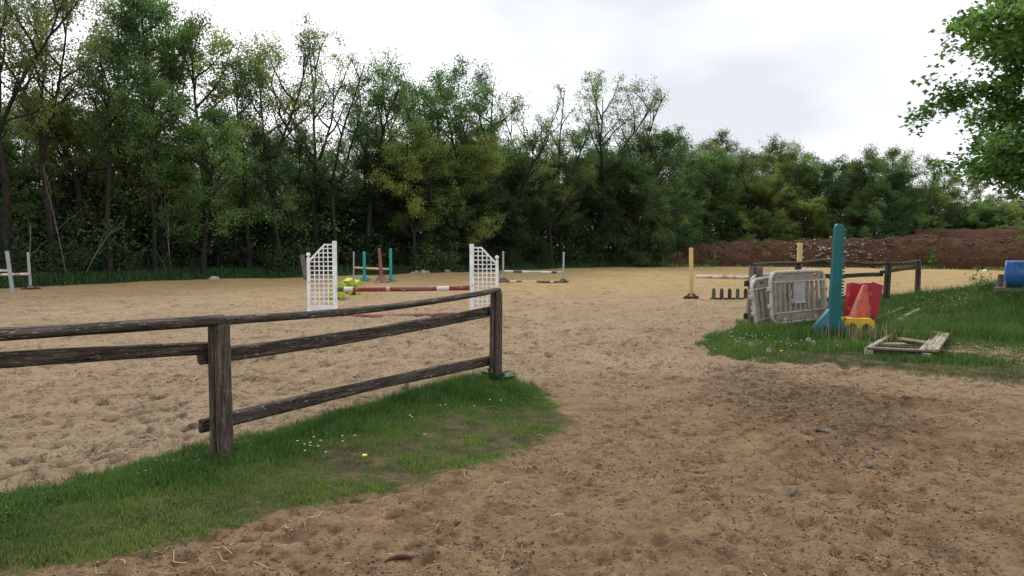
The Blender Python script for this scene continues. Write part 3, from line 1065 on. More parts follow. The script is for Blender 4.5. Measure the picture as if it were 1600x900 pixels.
# the rows standing behind, only seen in the gaps
kinds = ['half', 'half2', 'dense', 'open2', 'tower', 'dense2', 'slim']
rr = random.Random(9)
G_DEEP = 'trees deeper in the wood'
for row, (off, step, drop) in enumerate(((7.5, 66, 34), (12.5, 62, 46), (19, 58, 40))):
    px = -330 + row * 21
    while px < 1800:
        k = rr.choice(kinds)
        sky = float(np.interp(px, SKY_X, SKY_Y))
        plant_tree(k, px + rr.uniform(-16, 16), off + rr.uniform(-1.6, 1.6), sky + drop + rr.uniform(0, 45) + (118 if px < 330 else 105 if px < 560 else 25 if px < 1040 else -18), rr.choice([C_GREEN, C_MID, C_MID, C_OLIVE]),
                   ('second row', 'third row', 'backmost')[row] + ' tree deep in the wood ' + place_words(px), G_DEEP, seed=row * 100 + int(px))
        px += step * rr.uniform(0.8, 1.2)

# dense low-branched trees that close the wood under the high crowns
for row, (p0_, p1_, step, off) in enumerate(((-140, 640, 50, 8.5), (-140, 640, 47, 13.0), (600, 1640, 47, 4.5), (600, 1640, 48, 8.5))):
    px = p0_
    while px < p1_:
        sky = float(np.interp(px, SKY_X, SKY_Y))
        ty = rr.uniform(275, 330) if p1_ < 700 else (max(sky + rr.uniform(50, 125), 255) if px < 1000 else sky + rr.uniform(14, 75))
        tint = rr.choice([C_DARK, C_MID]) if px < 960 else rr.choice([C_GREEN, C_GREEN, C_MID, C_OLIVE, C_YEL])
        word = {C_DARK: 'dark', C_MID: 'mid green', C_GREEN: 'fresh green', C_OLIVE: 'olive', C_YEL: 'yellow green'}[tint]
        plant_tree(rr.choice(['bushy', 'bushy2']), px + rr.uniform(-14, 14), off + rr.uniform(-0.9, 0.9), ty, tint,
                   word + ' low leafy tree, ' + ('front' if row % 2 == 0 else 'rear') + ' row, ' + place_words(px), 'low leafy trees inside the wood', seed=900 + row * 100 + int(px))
        px += step * rr.uniform(0.85, 1.15)

# undergrowth along the front of the wood
SPROTO = []
G_SHRUB = 'shrubs under the wood edge'
px = -260
k = 0
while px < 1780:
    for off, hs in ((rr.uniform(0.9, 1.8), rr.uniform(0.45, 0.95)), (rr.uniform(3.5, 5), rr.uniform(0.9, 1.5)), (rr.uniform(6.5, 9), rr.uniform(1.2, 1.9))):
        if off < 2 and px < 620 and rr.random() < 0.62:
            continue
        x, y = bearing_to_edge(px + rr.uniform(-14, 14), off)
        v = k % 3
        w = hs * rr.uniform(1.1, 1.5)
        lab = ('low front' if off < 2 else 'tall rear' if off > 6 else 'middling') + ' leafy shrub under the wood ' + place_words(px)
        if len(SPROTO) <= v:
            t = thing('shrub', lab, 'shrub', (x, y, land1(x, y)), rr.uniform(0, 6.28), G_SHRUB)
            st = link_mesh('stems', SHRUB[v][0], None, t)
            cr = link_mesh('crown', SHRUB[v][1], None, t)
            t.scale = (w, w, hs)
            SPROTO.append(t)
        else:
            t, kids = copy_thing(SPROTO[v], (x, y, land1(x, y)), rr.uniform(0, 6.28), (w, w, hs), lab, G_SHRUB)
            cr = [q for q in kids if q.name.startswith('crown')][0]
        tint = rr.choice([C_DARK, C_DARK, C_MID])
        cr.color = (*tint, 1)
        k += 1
    px += 44 * rr.uniform(0.8, 1.25)

# the inside of the wood: one mass of saplings and leaves that nobody could count
rng = np.random.RandomState(77)
N = 7600
ppx = rng.uniform(-420, 1850, N)
off = rng.uniform(4.5, 26, N)
ky = np.interp(ppx, np.arange(-460, 1901, 20), [bearing_to_edge(p, 0)[1] for p in np.arange(-460, 1901, 20)]) + off
kx = (ppx - CXP) / F_PX * ky
hz = rng.rand(N) ** 1.1 * 5.6 + 0.2
lv, lt = leaves_at(rng, np.stack([kx, ky, hz], 1), None, np.full(N, 0.55), 11, 0.30, rng.uniform(0.2, 0.8, N))
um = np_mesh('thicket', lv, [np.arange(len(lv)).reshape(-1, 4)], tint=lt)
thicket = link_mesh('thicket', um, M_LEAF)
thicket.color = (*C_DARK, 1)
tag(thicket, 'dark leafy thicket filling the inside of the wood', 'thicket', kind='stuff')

# ----------------------------------------------------------------- surveying helper: a sight line and a distance give a point of the place
def sight(px, py, y):
    a, b = (px - CXP) / F_PX, (450.0 - py) / F_PX
    d = Vector((a, math.cos(PITCH) + b * math.sin(PITCH), -math.sin(PITCH) + b * math.cos(PITCH)))
    return Vector((0, 0, EYE)) + d * (y / d.y)


def sx(px, y):
    return (px - CXP) / F_PX * y * 1.002


# ----------------------------------------------------------------- paddock fences of post and rail
def fence_post(parent, x, y, h, w, seed, lean=(0, 0), mat=M_POST, sink=0.25):
    z = gh(x, y)
    rng = random.Random(seed)
    n = 16
    base = []
    n = 28
    split = rng.choice((-108, -100, -112)) * PI / 180           # one deep drying split and some shallow ones
    sk = min(range(n), key=lambda k: abs(((2 * PI * k / n - split + PI) % (2 * PI)) - PI))
    cr = {sk: 0.60, (sk + rng.randrange(4, 7)) % n: 0.86, (sk + rng.randrange(9, 12)) % n: 0.84, (sk + rng.randrange(15, 24)) % n: 0.82}
    for k in range(n):
        a = 2 * PI * k / n
        r = w / 2 * (1 + rng.uniform(-0.03, 0.03)) * cr.get(k, 1.0)
        # half squared timber
        q = max(abs(math.cos(a)), abs(math.sin(a)))
        r *= 0.80 + 0.20 / q
        base.append((math.cos(a) * r, math.sin(a) * r))
    vs, fs = [], []
    S = 12
    for i in range(S + 1):
        t = i / S
        zz = -sink + t * (h + sink)
        k = 1.06 - 0.10 * t
        for j, (bx, by) in enumerate(base):
            f = k * (1 + rng.uniform(-0.015, 0.015))
            vs.append((bx * f + lean[0] * zz, by * f + lean[1] * zz, zz + (rng.uniform(-0.008, 0.012) if i == S else 0)))
    for i in range(S):
        for j in range(n):
            j2 = (j + 1) % n
            fs.append((i * n + j, i * n + j2, (i + 1) * n + j2, (i + 1) * n + j))
    fs.append(tuple(S * n + j for j in range(n)))
    o = MB().add(vs, fs).build('post', mat, parent)
    o.location = Vector((x, y, z)) - parent.location
    return z


A0 = (-4.36, 2.5)
A1 = (-2.28, 5.5)
A2 = (-0.20, 8.5)
fl = thing('wooden_fence', 'dark weathered post and rail fence on the long grass strip at the left', 'fence', (A1[0], A1[1], 0))
off = fl.location


def rel(p):
    return Vector(p) - off


fence_post(fl, A0[0], A0[1], 1.02, 0.165, 1)
fence_post(fl, A1[0], A1[1], 1.03, 0.165, 2)
fence_post(fl, A2[0], A2[1], 1.09, 0.150, 3, lean=(0.012, 0))
bk = Vector((-0.82, 0.57, 0))                     # towards the riding side
b1 = bk * 0.105
# top rails lie on the posts, the others are nailed to the far side
beam('rail', rel((A0[0] - .1, A0[1] - .15, 1.145)), rel((A1[0] + 0.02, A1[1] + 0.03, 1.075)), 0.115, 0.085, M_FENCE, fl, 11, 'round', bow=0.012, segs=14)
beam('rail', rel((A1[0] - 0.03, A1[1] - 0.04, 1.070)), rel((A2[0] + 0.03, A2[1] + 0.05, 1.125)), 0.105, 0.072, M_FENCE, fl, 12, 'round', bow=-0.05, taper=0.88, segs=16)
beam('rail', rel(Vector((A0[0], A0[1], 1.06)) + b1), rel(Vector((A1[0], A1[1], 0.855)) + b1 * 0.95), 0.05, 0.098, M_FENCE, fl, 13, 'rect', bow=0.012, segs=14)
s1 = Vector((-0.57, -0.82, 0))
beam('rail', rel(Vector((A1[0], A1[1], 0.79)) + bk * 0.125 + s1 * 0.10), rel(Vector((A2[0], A2[1], 0.865)) + bk * 0.10), 0.055, 0.115, M_FENCE, fl, 14, 'rect', bow=-0.035, segs=16)
beam('rail', rel(Vector((A1[0], A1[1], 0.245)) + bk * 0.125 + s1 * 0.10), rel(Vector((A2[0], A2[1], 0.265)) + bk * 0.10), 0.055, 0.11, M_FENCE, fl, 15, 'rect', bow=0.02, segs=16)

# the fence round the right-hand verge
RP = [(4.75, 13.95, 1.22, 0.26), (6.60, 16.4, 1.20, 0.15), (8.42, 18.4, 1.22, 0.14), (10.65, 20.2, 1.10, 0.17), (12.85, 22.5, 1.13, 0.16)]
fr = thing('wooden_fence', 'grey post and rail fence behind the stacked plastic barriers on the right verge', 'fence', (RP[0][0], RP[0][1], 0))
off = fr.location
for i, (x, y, h, w) in enumerate(RP):
    fence_post(fr, x, y, h, w, 30 + i, mat=M_GREYWOOD if i == 0 else M_POST, lean=((0.03, 0.0), (0, 0), (0, 0), (0.04, 0), (0.01, 0))[i])
for i in range(4):
    a, b = RP[i], RP[i + 1]
    za, zb = gh(a[0], a[1]) + a[2] + 0.025, gh(b[0], b[1]) + b[2] + 0.025
    sag = (0.02, 0.02, -0.05, -0.03)[i]
    beam('rail', rel((a[0] - 0.05 + (0.04 if i == 3 else 0), a[1] - 0.05, za)), rel((b[0] + 0.08, b[1] + 0.08, zb)), 0.09, 0.065, M_FENCE, fr, 40 + i, 'round', bow=sag, segs=10)
bkr = Vector((-0.70, 0.70, 0)) * 0.12
for i, (z0, z1) in enumerate(((0.88, 0.86), (0.86, 0.83), (0.80, 0.80), (0.86, 0.92))):
    a, b = RP[i], RP[i + 1]
    d = Vector((b[0] - a[0], b[1] - a[1], 0)).normalized()
    beam('rail', rel(Vector((a[0], a[1], gh(a[0], a[1]) + z0)) + bkr - d * 0.16), rel(Vector((b[0], b[1], gh(b[0], b[1]) + z1)) + bkr), 0.05, 0.11, M_FENCE, fr, 50 + i, 'rect', bow=0.015, segs=10)
for i in (0, 1, 2):
    a, b = RP[i], RP[i + 1]
    d = Vector((b[0] - a[0], b[1] - a[1], 0)).normalized()
    beam('rail', rel(Vector((a[0], a[1], gh(a[0], a[1]) + 0.24)) + bkr - d * 0.16), rel(Vector((b[0], b[1], gh(b[0], b[1]) + 0.22)) + bkr), 0.05, 0.11, M_FENCE, fr, 60 + i, 'rect', segs=8)

# ----------------------------------------------------------------- jump wings of white lattice
def lattice_wing(label, x, y, rz, mirror):
    t = thing('jump_wing', label, 'jump wing', (x, y, gh(x, y)), rz, 'white lattice jump wings')
    W, HT, HS = 0.62, 1.72, 1.32
    m = -1 if mirror else 1

    def X(u):
        return m * (u - W / 2)
    MB().box((X(W), 0, HT / 2 - 0.03), (0.105, 0.10, HT + 0.06), bev=0.012).build('post', M_WHITE, t)
    sp = MB().box((X(0), 0, HS / 2 - 0.03), (0.075, 0.08, HS + 0.06), bev=0.010).build('post', M_WHITE, t)
    MB().lathe([(0.02, 0), (0.026, 0.03), (0.046, 0.05), (0.052, 0.075), (0.040, 0.105), (0.012, 0.118)], (X(0), 0, HS), 14).build('finial', M_WHITE, sp, True)
    x0, x1 = 0.0375, W - 0.0525
    # sloping top edge: short level piece by the tall post and a diagonal down to the finial post
    knee = x1 - 0.17
    zt, zl = HT - 0.09, HS - 0.06
    MB().box((X((knee + x1) / 2), 0, zt), (x1 - knee, 0.045, 0.04)).build('top_rail', M_WHITE, t)
    p0, p1 = Vector((X(knee), 0.002, zt + 0.012)), Vector((X(x0), 0.002, zl))
    MB().box((0, 0, (p1 - p0).length / 2), (0.042, 0.044, (p1 - p0).length)).build('top_rail', M_WHITE, t, matrix=align(p0, p1))
    MB().box((X((x0 + x1) / 2), 0, 0.09), (x1 - x0, 0.04, 0.115)).build('bottom_board', M_WHITE, t)

    def ztop(u):
        return zt - 0.02 if u >= knee else zl + (zt - zl) * (u - x0) / (knee - x0) - 0.025

    def xmin(z):
        return x0 if z < zl else x0 + (knee - x0) * (z - zl) / (zt - zl) + 0.02
    n = 4
    for k in range(1, n + 1):
        u = x0 + (x1 - x0) * k / (n + 1)
        zb = 0.1475
        MB().box((X(u), -0.0085, (zb + ztop(u)) / 2), (0.026, 0.015, ztop(u) - zb)).build('slat', M_WHITE, t)
    z = 0.255
    while z < zt - 0.05:
        xa = xmin(z)
        MB().box((X((xa + x1) / 2), 0.0085, z), (x1 - xa, 0.015, 0.026)).build('slat', M_WHITE, t)
        z += 0.107
    for u in (W, 0):
        MB().box((X(u), 0, 0.012), (0.08, 0.5, 0.05), bev=0.01).build('foot', M_WHITE, t)
    return t


wl_x, wr_x = sx(503.5, 17.25), sx(757, 17.5)
lattice_wing('white lattice jump wing on the left, tall post on its right side', wl_x, 17.25, R(7), False)
lattice_wing('white lattice jump wing on the right, behind the end post of the near fence', wr_x, 17.5, R(-2), True)

RED, WHT, BRN = (0.20, 0.030, 0.028), (0.60, 0.52, 0.45), (0.17, 0.075, 0.05)


def jump_pole(label, p0, p1, r, bands, wear=0.3, under=(0.24, 0.16, 0.11), group=None, seed=0):
    L = (Vector(p1) - Vector(p0)).length
    mt = striped_mat('jump_pole_paint', bands, L, wear, under)
    rng = random.Random(seed)
    mb = MB()
    n = 12
    pts = [(0.006 * math.sin(k * 1.3 + seed), -0.012 * math.sin(PI * k / n), L * k / n) for k in range(n + 1)]
    mb.tube(pts, [r * (1 + rng.uniform(-0.03, 0.03)) for _ in range(n + 1)], 14)
    me_o = mb.build('jump_pole', mt, None, True)
    me_o.matrix_world = align(p0, p1)
    tag(me_o, label, 'jump pole', group)
    return me_o


pz = 0.61
jump_pole('red and white flaking pole hung between the two lattice wings', (wl_x + 0.40, 17.22, pz), (wr_x - 0.37, 17.45, pz + 0.02), 0.058,
          [(0.0, (0.10, 0.06, 0.05)), (0.04, WHT), (0.11, RED), (0.36, (0.40, 0.25, 0.22)), (0.39, RED), (0.53, BRN), (0.70, RED), (0.75, WHT), (0.84, RED)], 0.22, (0.5, 0.40, 0.34), seed=1)
jump_pole('red pole lying on the sand under the lattice wing jump', (wl_x + 0.45, 16.75, gh(wl_x + 0.45, 16.75) + 0.05), (wr_x - 0.32, 16.95, gh(wr_x - 0.32, 16.95) + 0.05), 0.055,
          [(0.0, RED), (0.25, (0.28, 0.08, 0.07)), (0.42, BRN), (0.72, RED), (0.90, WHT), (0.96, RED)], 0.28, (0.36, 0.22, 0.17), seed=2)
for z, px_ in ((0.55, 1), (0.55, -1)):
    pass


def jump_block(label, x, y, rz, tilt):
    t = thing('jump_block', label, 'jump block', (x, y, gh(x, y)), 0, 'lime jump blocks', rot=(0, tilt, rz))
    # an X-shaped plastic block with rests for a pole
    S, q = 0.22, 0.10
    out = []
    for k in range(4):
        a = PI / 4 + k * PI / 2
        ca, sa = math.cos(a), math.sin(a)
        tip = 0.30
        for u, v in ((tip, -q), (tip, q)):
            out.append((ca * u - sa * v, sa * u + ca * v + 0.28))
        b_ = a + PI / 4
        out.append((math.cos(b_) * 0.12, math.sin(b_) * 0.12 + 0.28))
    MB().prism(out, -0.22, 0.22).build('body', M_LIME, t)
    for s in (-1, 1):
        MB().box((0, s * 0.2225, 0.28), (0.12, 0.012, 0.08), bev=0.01).build('grip', M_BLACK, t)
    return t


jump_block('lime green cross shaped block right behind the left lattice wing', sx(526, 22.3), 22.3, R(12), 0)
jump_block('lime green cross shaped block tipped over behind the red pole', sx(548, 24.2), 24.2, R(40), R(14))


def jump_standard(label, x, y, h, w, mat, group=None, lean=0.0, feet=0.38, rz=0.0, tube=False, foot_mat=None, cups=True):
    t = thing('jump_standard', label, 'jump stand', (x, y, gh(x, y)), 0, group, rot=(0, lean, rz))
    if tube:
        MB().tube([(0, 0, -0.03), (0, 0, h)], w / 2, 10).build('post', mat, t, True)
    else:
        MB().box((0, 0, h / 2), (w, w, h + 0.06), bev=w * 0.12).build('post', mat, t)
    fm = foot_mat or mat
    if feet > 0:
        for a in (0, PI / 2):
            MB().box((0, 0, 0.035 if a else 0.0352), (feet * 2, w * 0.75, 0.07), (0, 0, a + R(30)), bev=0.012).build('foot', fm, t)
        for k in range(4):
            a = k * PI / 2 + R(30)
            c, s = math.cos(a), math.sin(a)
            MB().box((c * (w * 0.5 + feet * 0.26), s * (w * 0.5 + feet * 0.26), 0.11), (feet * 0.62, 0.03, 0.05), (0, R(36), a), bev=0.006).build('brace', fm, t)
    return t


# far jump of mixed posts, left of the middle
Yb = 34.5
jump_standard('thin grey post at the left end of the far turquoise jump', sx(553, 34.9), 34.9, 1.38, 0.06, M_PGREY, lean=R(1), feet=0.25)
jump_standard('left turquoise jump post, in front of the cream pole', sx(570, 34.2), 34.2, 1.36, 0.12, M_AQUA, 'turquoise jump posts', feet=0.3)
jump_standard('right turquoise jump post at the end of the cream pole', sx(611, 33.2), 33.2, 1.52, 0.12, M_AQUA, 'turquoise jump posts', feet=0.3)
t = thing('jump_standard', 'maroon post on a pyramid base between the turquoise posts', 'jump stand', (sx(597, 32.6), 32.6, gh(sx(597, 32.6), 32.6)), R(20), rot=(0, R(-4), R(20)))
MB().box((0, 0, 0.90), (0.16, 0.14, 1.36), bev=0.02, taper=0.8).build('post', M_MAUVE, t)
MB().lathe([(0.40, 0.0), (0.40, 0.05), (0.30, 0.09), (0.13, 0.30), (0.10, 0.36)], (0, 0, 0), 8).build('base', M_MAUVE, t)
jump_pole('cream pole resting on the far turquoise jump', (sx(554, 34.7), 34.7, 0.62), (sx(611, 33.35), 33.35, 0.58), 0.05,
          [(0, (0.55, 0.46, 0.30)), (0.35, (0.62, 0.48, 0.22)), (0.72, (0.46, 0.38, 0.28))], 0.15, seed=3)

# far jump to the right of the middle
yl, yr = 33.0, 32.3
jump_standard('thin pale post at the left end of the far blue and white pole', sx(786, yl), yl, 1.38, 0.075, M_PGREY, 'thin posts of the far blue and white jump', lean=R(0.5), feet=0.3, rz=R(-12), foot_mat=M_FENCE)
jump_standard('thin pale post at the right end of the far blue and white pole', sx(879.5, yr), yr, 1.36, 0.075, M_PGREY, 'thin posts of the far blue and white jump', lean=R(1.3), feet=0.3, foot_mat=M_FENCE)
BLK, BLU = (0.05, 0.06, 0.07), (0.28, 0.42, 0.46)
jump_pole('blue, black and white striped pole hung between two thin far posts', (sx(788, yl), yl - 0.08, 0.50), (sx(879, yr), yr - 0.08, 0.47), 0.055,
          [(0, WHT), (0.16, BLK), (0.31, WHT), (0.44, BLU), (0.64, WHT), (0.80, BLU), (0.82, BLK), (0.9, BLU)], 0.12, seed=4)
jump_pole('flaking brown and white pole on the sand below the striped pole', (sx(776, yl), yl - 0.4, gh(sx(776, yl), yl - 0.4) + 0.045), (sx(880, yr), yr - 0.3, gh(sx(880, yr), yr - 0.3) + 0.045), 0.05,
          [(0, BRN), (0.2, WHT), (0.3, BRN), (0.38, WHT), (0.6, BRN), (0.8, WHT), (0.85, BRN)], 0.3, seed=5)

# jump at the left picture edge
jump_standard('white leaning jump post nearest the left picture edge', sx(20.5, 25.4), 25.4, 1.47, 0.10, M_PGREY, 'pale posts of the leftmost jump', lean=R(-5.5), feet=0.0)
jump_standard('white slim jump post standing right of the leaning one at the far left', sx(49, 27.2), 27.2, 1.40, 0.075, M_PGREY, 'pale posts of the leftmost jump', lean=R(-2), feet=0.32, foot_mat=M_FENCE)
PNK = (0.42, 0.24, 0.22)
jump_pole('pink and white pole hung between the two leftmost posts', (sx(-75, 24.4), 24.4, 0.66), (sx(47, 27.1), 27.1, 0.60), 0.05, [(0, WHT), (0.15, PNK), (0.3, WHT), (0.5, PNK), (0.62, WHT), (0.78, PNK), (0.86, WHT)], 0.25, seed=6)
jump_pole('faded pink pole behind the leftmost leaning post', (sx(-110, 26.0), 26.0, 0.80), (sx(15, 27.8), 27.8, 0.70), 0.05, [(0, PNK), (0.3, WHT), (0.6, PNK), (0.75, WHT)], 0.3, seed=7)

# cream posts and their pole, in front of the earth heap
Yc = 22.8
cl = jump_standard('cream painted jump post standing clear at the left end of the flaking pole', sx(1080, Yc), Yc, 1.60, 0.115, M_CREAM, 'cream jump posts', lean=R(-1), feet=0.30, foot_mat=M_FENCE)
jump_standard('cream painted jump post showing above the grey barriers', sx(1247, 22.4), 22.4, 1.70, 0.13, M_CREAM, 'cream jump posts', lean=R(0.6), feet=0.30, foot_mat=M_FENCE)
jump_pole('pale flaking pole hung between the cream posts', (sx(1085, Yc), Yc - 0.12, 0.69), (sx(1246, 22.4), 22.28, 0.66), 0.055, [(0, WHT), (0.25, PNK), (0.3, WHT), (0.55, BRN), (0.58, WHT), (0.8, BRN), (0.85, WHT)], 0.35, seed=8)
M_PEG_G = worn_mat('green_picket_paint', (0.055, 0.10, 0.045), (0.13, 0.10, 0.07), wear=0.25, scale=10, dirt_amt=0.3)
pf = thing('picket_filler', 'row of short round topped pickets, green and brown, under the pole of the cream posts', 'jump filler', (sx(1115, 22.3), 22.3, gh(sx(1115, 22.3), 22.3)), R(-4))
for k in range(11):
    u = k * 0.245
    hw, H = 0.055, 0.35
    o_ = [(u - hw, -0.05), (u + hw, -0.05), (u + hw, H - 0.07), (u + hw * 0.6, H - 0.015), (u, H), (u - hw * 0.6, H - 0.015), (u - hw, H - 0.07)]
    MB().prism(o_, -0.012, 0.012).build('picket', M_PEG_G if k in (0, 3, 6, 9) else M_FENCE, pf)
MB().box((5 * 0.245, 0.035, 0.02), (10 * 0.245 + 0.2, 0.04, 0.05)).build('ground_rail', M_FENCE, pf)

# grey weathered board leaning at the wood edge
t = thing('leaning_board', 'weathered grey board leaning in the grass left of the left lattice wing', 'board', (sx(479, 35.5), 35.5, gh(sx(479, 35.5), 35.5)), rot=(0, R(-8), R(10)))
MB().box((0, 0, 0.62), (0.24, 0.045, 1.30), bev=0.01).build('board', M_GREYWOOD, t)
MB().box((0.02, 0.06, 0.40), (0.09, 0.07, 0.9), bev=0.01).build('stake', M_FENCE, t)


# ----------------------------------------------------------------- right verge: stacked plastic barriers
def barrier(label, loc, rz, lean, seed=0, roll=0.0):
    t = thing('plastic_barrier', label, 'barrier', loc, rz, 'stacked grey plastic barriers', rot=(lean, roll, rz))
    L, H, e = 1.95, 0.97, 0.20
    rng = random.Random(seed)
    # rounded outer frame
    pts = []
    for cx, cz, a0 in ((L - e, e, -90), (L - e, H - e, 0), (e, H - e, 90), (e, e, 180)):
        for k in range(7):
            a = R(a0 + 15 * k)
            pts.append((cx + e * math.cos(a), 0, cz + e * math.sin(a)))
    MB().tube(pts, 0.034, 8, closed=True).build('frame', M_BARRIER_EDGE, t, True)
    i0, i1 = 0.10, L - 0.10
    # top band with hand slots
    mb = MB()
    z0, z1 = H - 0.175, H - 0.035
    cuts = [(0.28, 0.42), (L / 2 - 0.07, L / 2 + 0.07), (L - 0.42, L - 0.28)]
    x = 0.16
    for a, b in cuts:
        mb.box(((x + a) / 2, 0, (z0 + z1) / 2), (a - x, 0.026, z1 - z0))
        mb.box(((a + b) / 2, 0, z0 + 0.04), (b - a, 0.0255, 0.08))
        mb.box(((a + b) / 2, 0, z1 - 0.01), (b - a, 0.0255, 0.02))
        x = b
    mb.box(((x + L - 0.16) / 2, 0, (z0 + z1) / 2), (L - 0.16 - x, 0.026, z1 - z0))
    mb.build('top_band', M_BARRIER, t)
    MB().box((L / 2, 0, z0 - 0.008), (L - 0.1, 0.07, 0.022)).build('top_rib', M_BARRIER_EDGE, t)
    MB().box((L / 2, 0, 0.115), (L - 0.30, 0.026, 0.15)).build('bottom_band', M_BARRIER, t)
    MB().box((L / 2, 0, 0.20), (L - 0.1, 0.07, 0.022)).build('bottom_rib', M_BARRIER_EDGE, t)
    zb, zt = 0.212, z0 - 0.02
    n = 11
    for k in range(n):
        u = 0.135 + (L - 0.27) * k / (n - 1)
        if abs(u - L / 2) < 0.22:
            # short slats under the plate
            MB().box((u, 0, (zb + 0.36) / 2), (0.055, 0.05, 0.36 - zb)).build('slat', M_BARRIER, t)
            continue
        MB().box((u, 0, (zb + zt) / 2), (0.066, 0.05, zt - zb), bev=0.012).build('slat', M_BARRIER, t)
    pl = MB().box((L / 2, -0.002, 0.575), (0.40, 0.034, 0.40), bev=0.006).build('plate', M_PLATE, t)
    MB().box((L / 2, -0.001, 0.368), (0.44, 0.07, 0.022)).build('plate_sill', M_BARRIER_EDGE, t)
    for k in (0.42, L - 0.42):
        MB().box((k, 0, 0.02), (0.07, 0.05, 0.16), bev=0.01).build('foot_stub', M_BARRIER_EDGE, t)
    for z in (0.34, 0.66):
        MB().box((-0.055, 0, z), (0.075, 0.06, 0.085), bev=0.012).build('hook', M_BARRIER_EDGE, t)
        MB().box((L + 0.05, 0, z - 0.06), (0.06, 0.05, 0.07), bev=0.012).build('hook', M_BARRIER_EDGE, t)
    return t


bx0, by0 = sx(1207, 13.25), 13.25
bang = R(38)
barrier('front plastic barrier of the stack, its slats and blank grey plate in full view', (bx0, by0, 0.19), bang, R(-4), 1)
barrier('middle plastic barrier, curved pale end sticking out left behind the front one', (bx0 - 0.22, by0 + 0.16, 0.04), bang * 1.05, R(-7), 2, R(-4))
barrier('rear plastic barrier, mostly hidden between the stack and the fence post', (bx0 - 0.14, by0 + 0.42, 0.12), bang * 0.9, R(-9), 3, R(-1.5))

# ----------------------------------------------------------------- teal jump standard with a toothed edge
tx, ty = sx(1303, 12.6), 12.6
t = thing('jump_standard', 'tall teal plastic jump post with toothed edge and sloping foot in the verge', 'jump stand', (tx, ty, gh(tx, ty)), rot=(0, R(1.6), R(-8)))
prof = [(-0.095, -0.04), (0.095, -0.04), (0.095, 0.46), (0.078, 0.60), (0.058, 1.92), (0.050, 1.98), (0.028, 2.01), (-0.042, 2.01), (-0.066, 1.98), (-0.074, 1.92), (-0.094, 0.60)]
MB().prism(prof, -0.075, 0.075).build('post', M_TEAL, t)
rack = MB()
for k in range(23):
    z = 0.66 + k * 0.056
    wv = 0.074 - (z - 0.6) * 0.014
    rack.box((wv + 0.012, 0, z), (0.070, 0.164, 0.025), (0, R(-14), 0))
rk = rack.build('tooth_rack', M_TEAL, t)
rk['kind'] = 'stuff'
M_TEALB = worn_mat('faded_teal_plastic', (0.028, 0.15, 0.175), (0.09, 0.17, 0.17), wear=0.1, scale=5, dirt=(0.09, 0.12, 0.11), dirt_amt=0.5, rough=0.6)
ft = MB().prism([(-0.096, 0.50), (-0.46, 0.04), (-0.50, -0.03), (-0.096, -0.03)], -0.07, 0.07).build('foot', M_TEALB, t)
MB().tube([(-0.16, -0.074, 0.16), (-0.16, -0.066, 0.16)], 0.028, 10).build('peg_hole_shade', M_BLACK, ft)  # flat black disc paints the dark inside of a peg hole
MB().prism([(0.096, 0.38), (0.096, -0.03), (0.24, -0.03), (0.22, 0.04)], -0.068, 0.068).build('foot', M_TEALB, t)


# ----------------------------------------------------------------- red blocks, cone, yellow cavaletti ends
def red_block(label, x, y, rz, tilt, z=0.22):
    t = thing('jump_filler_block', label, 'jump block', (x, y, gh(x, y) + z), rot=(R(-3), tilt, rz), group='red jump filler blocks')
    W, D, H = 0.34, 0.24, 0.66
    b = MB().prism([(-W * 0.36, 0), (W * 0.36, 0), (W * 0.5, H - 0.02), (W * 0.47, H), (-W * 0.47, H), (-W * 0.5, H - 0.02)], -D / 2, D / 2).build('body', M_RED, t)
    for zz in (0.16, 0.42):
        MB().box((-W * 0.44 - 0.01 + (0.42 - zz) * 0.2, -D / 2 - 0.004, zz), (0.055, 0.012, 0.075), bev=0.006).build('socket', M_PNKP, t)
    MB().box((0, 0, H + 0.004), (W * 0.8, D * 0.7, 0.02), bev=0.008).build('lid', M_PNKP, t)
    return t


M_PNKP = worn_mat('pink_faded_plastic', (0.42, 0.09, 0.10), (0.40, 0.18, 0.18), wear=0.2, scale=6, dirt_amt=0.3)
red_block('red tapered block leaning left, next to the toothed teal post', sx(1331, 13.9), 13.9, R(-12), R(9))
red_block('red tapered block leaning right behind the orange cone', sx(1356, 14.05), 14.05, R(24), R(13))
t = thing('traffic_cone', 'faded orange cone leaning against the red blocks', 'traffic cone', (sx(1343, 13.35), 13.35, gh(sx(1343, 13.35), 13.35) + 0.21), rot=(R(-8), R(15), R(10)))
MB().box((0, 0, 0.02), (0.46, 0.40, 0.04), bev=0.03).build('base', M_ORANGE, t)
MB().lathe([(0.20, 0.04), (0.185, 0.08), (0.12, 0.38), (0.052, 0.67), (0.042, 0.69)], (0, 0, 0), 18).build('body', M_ORANGE, t, True)


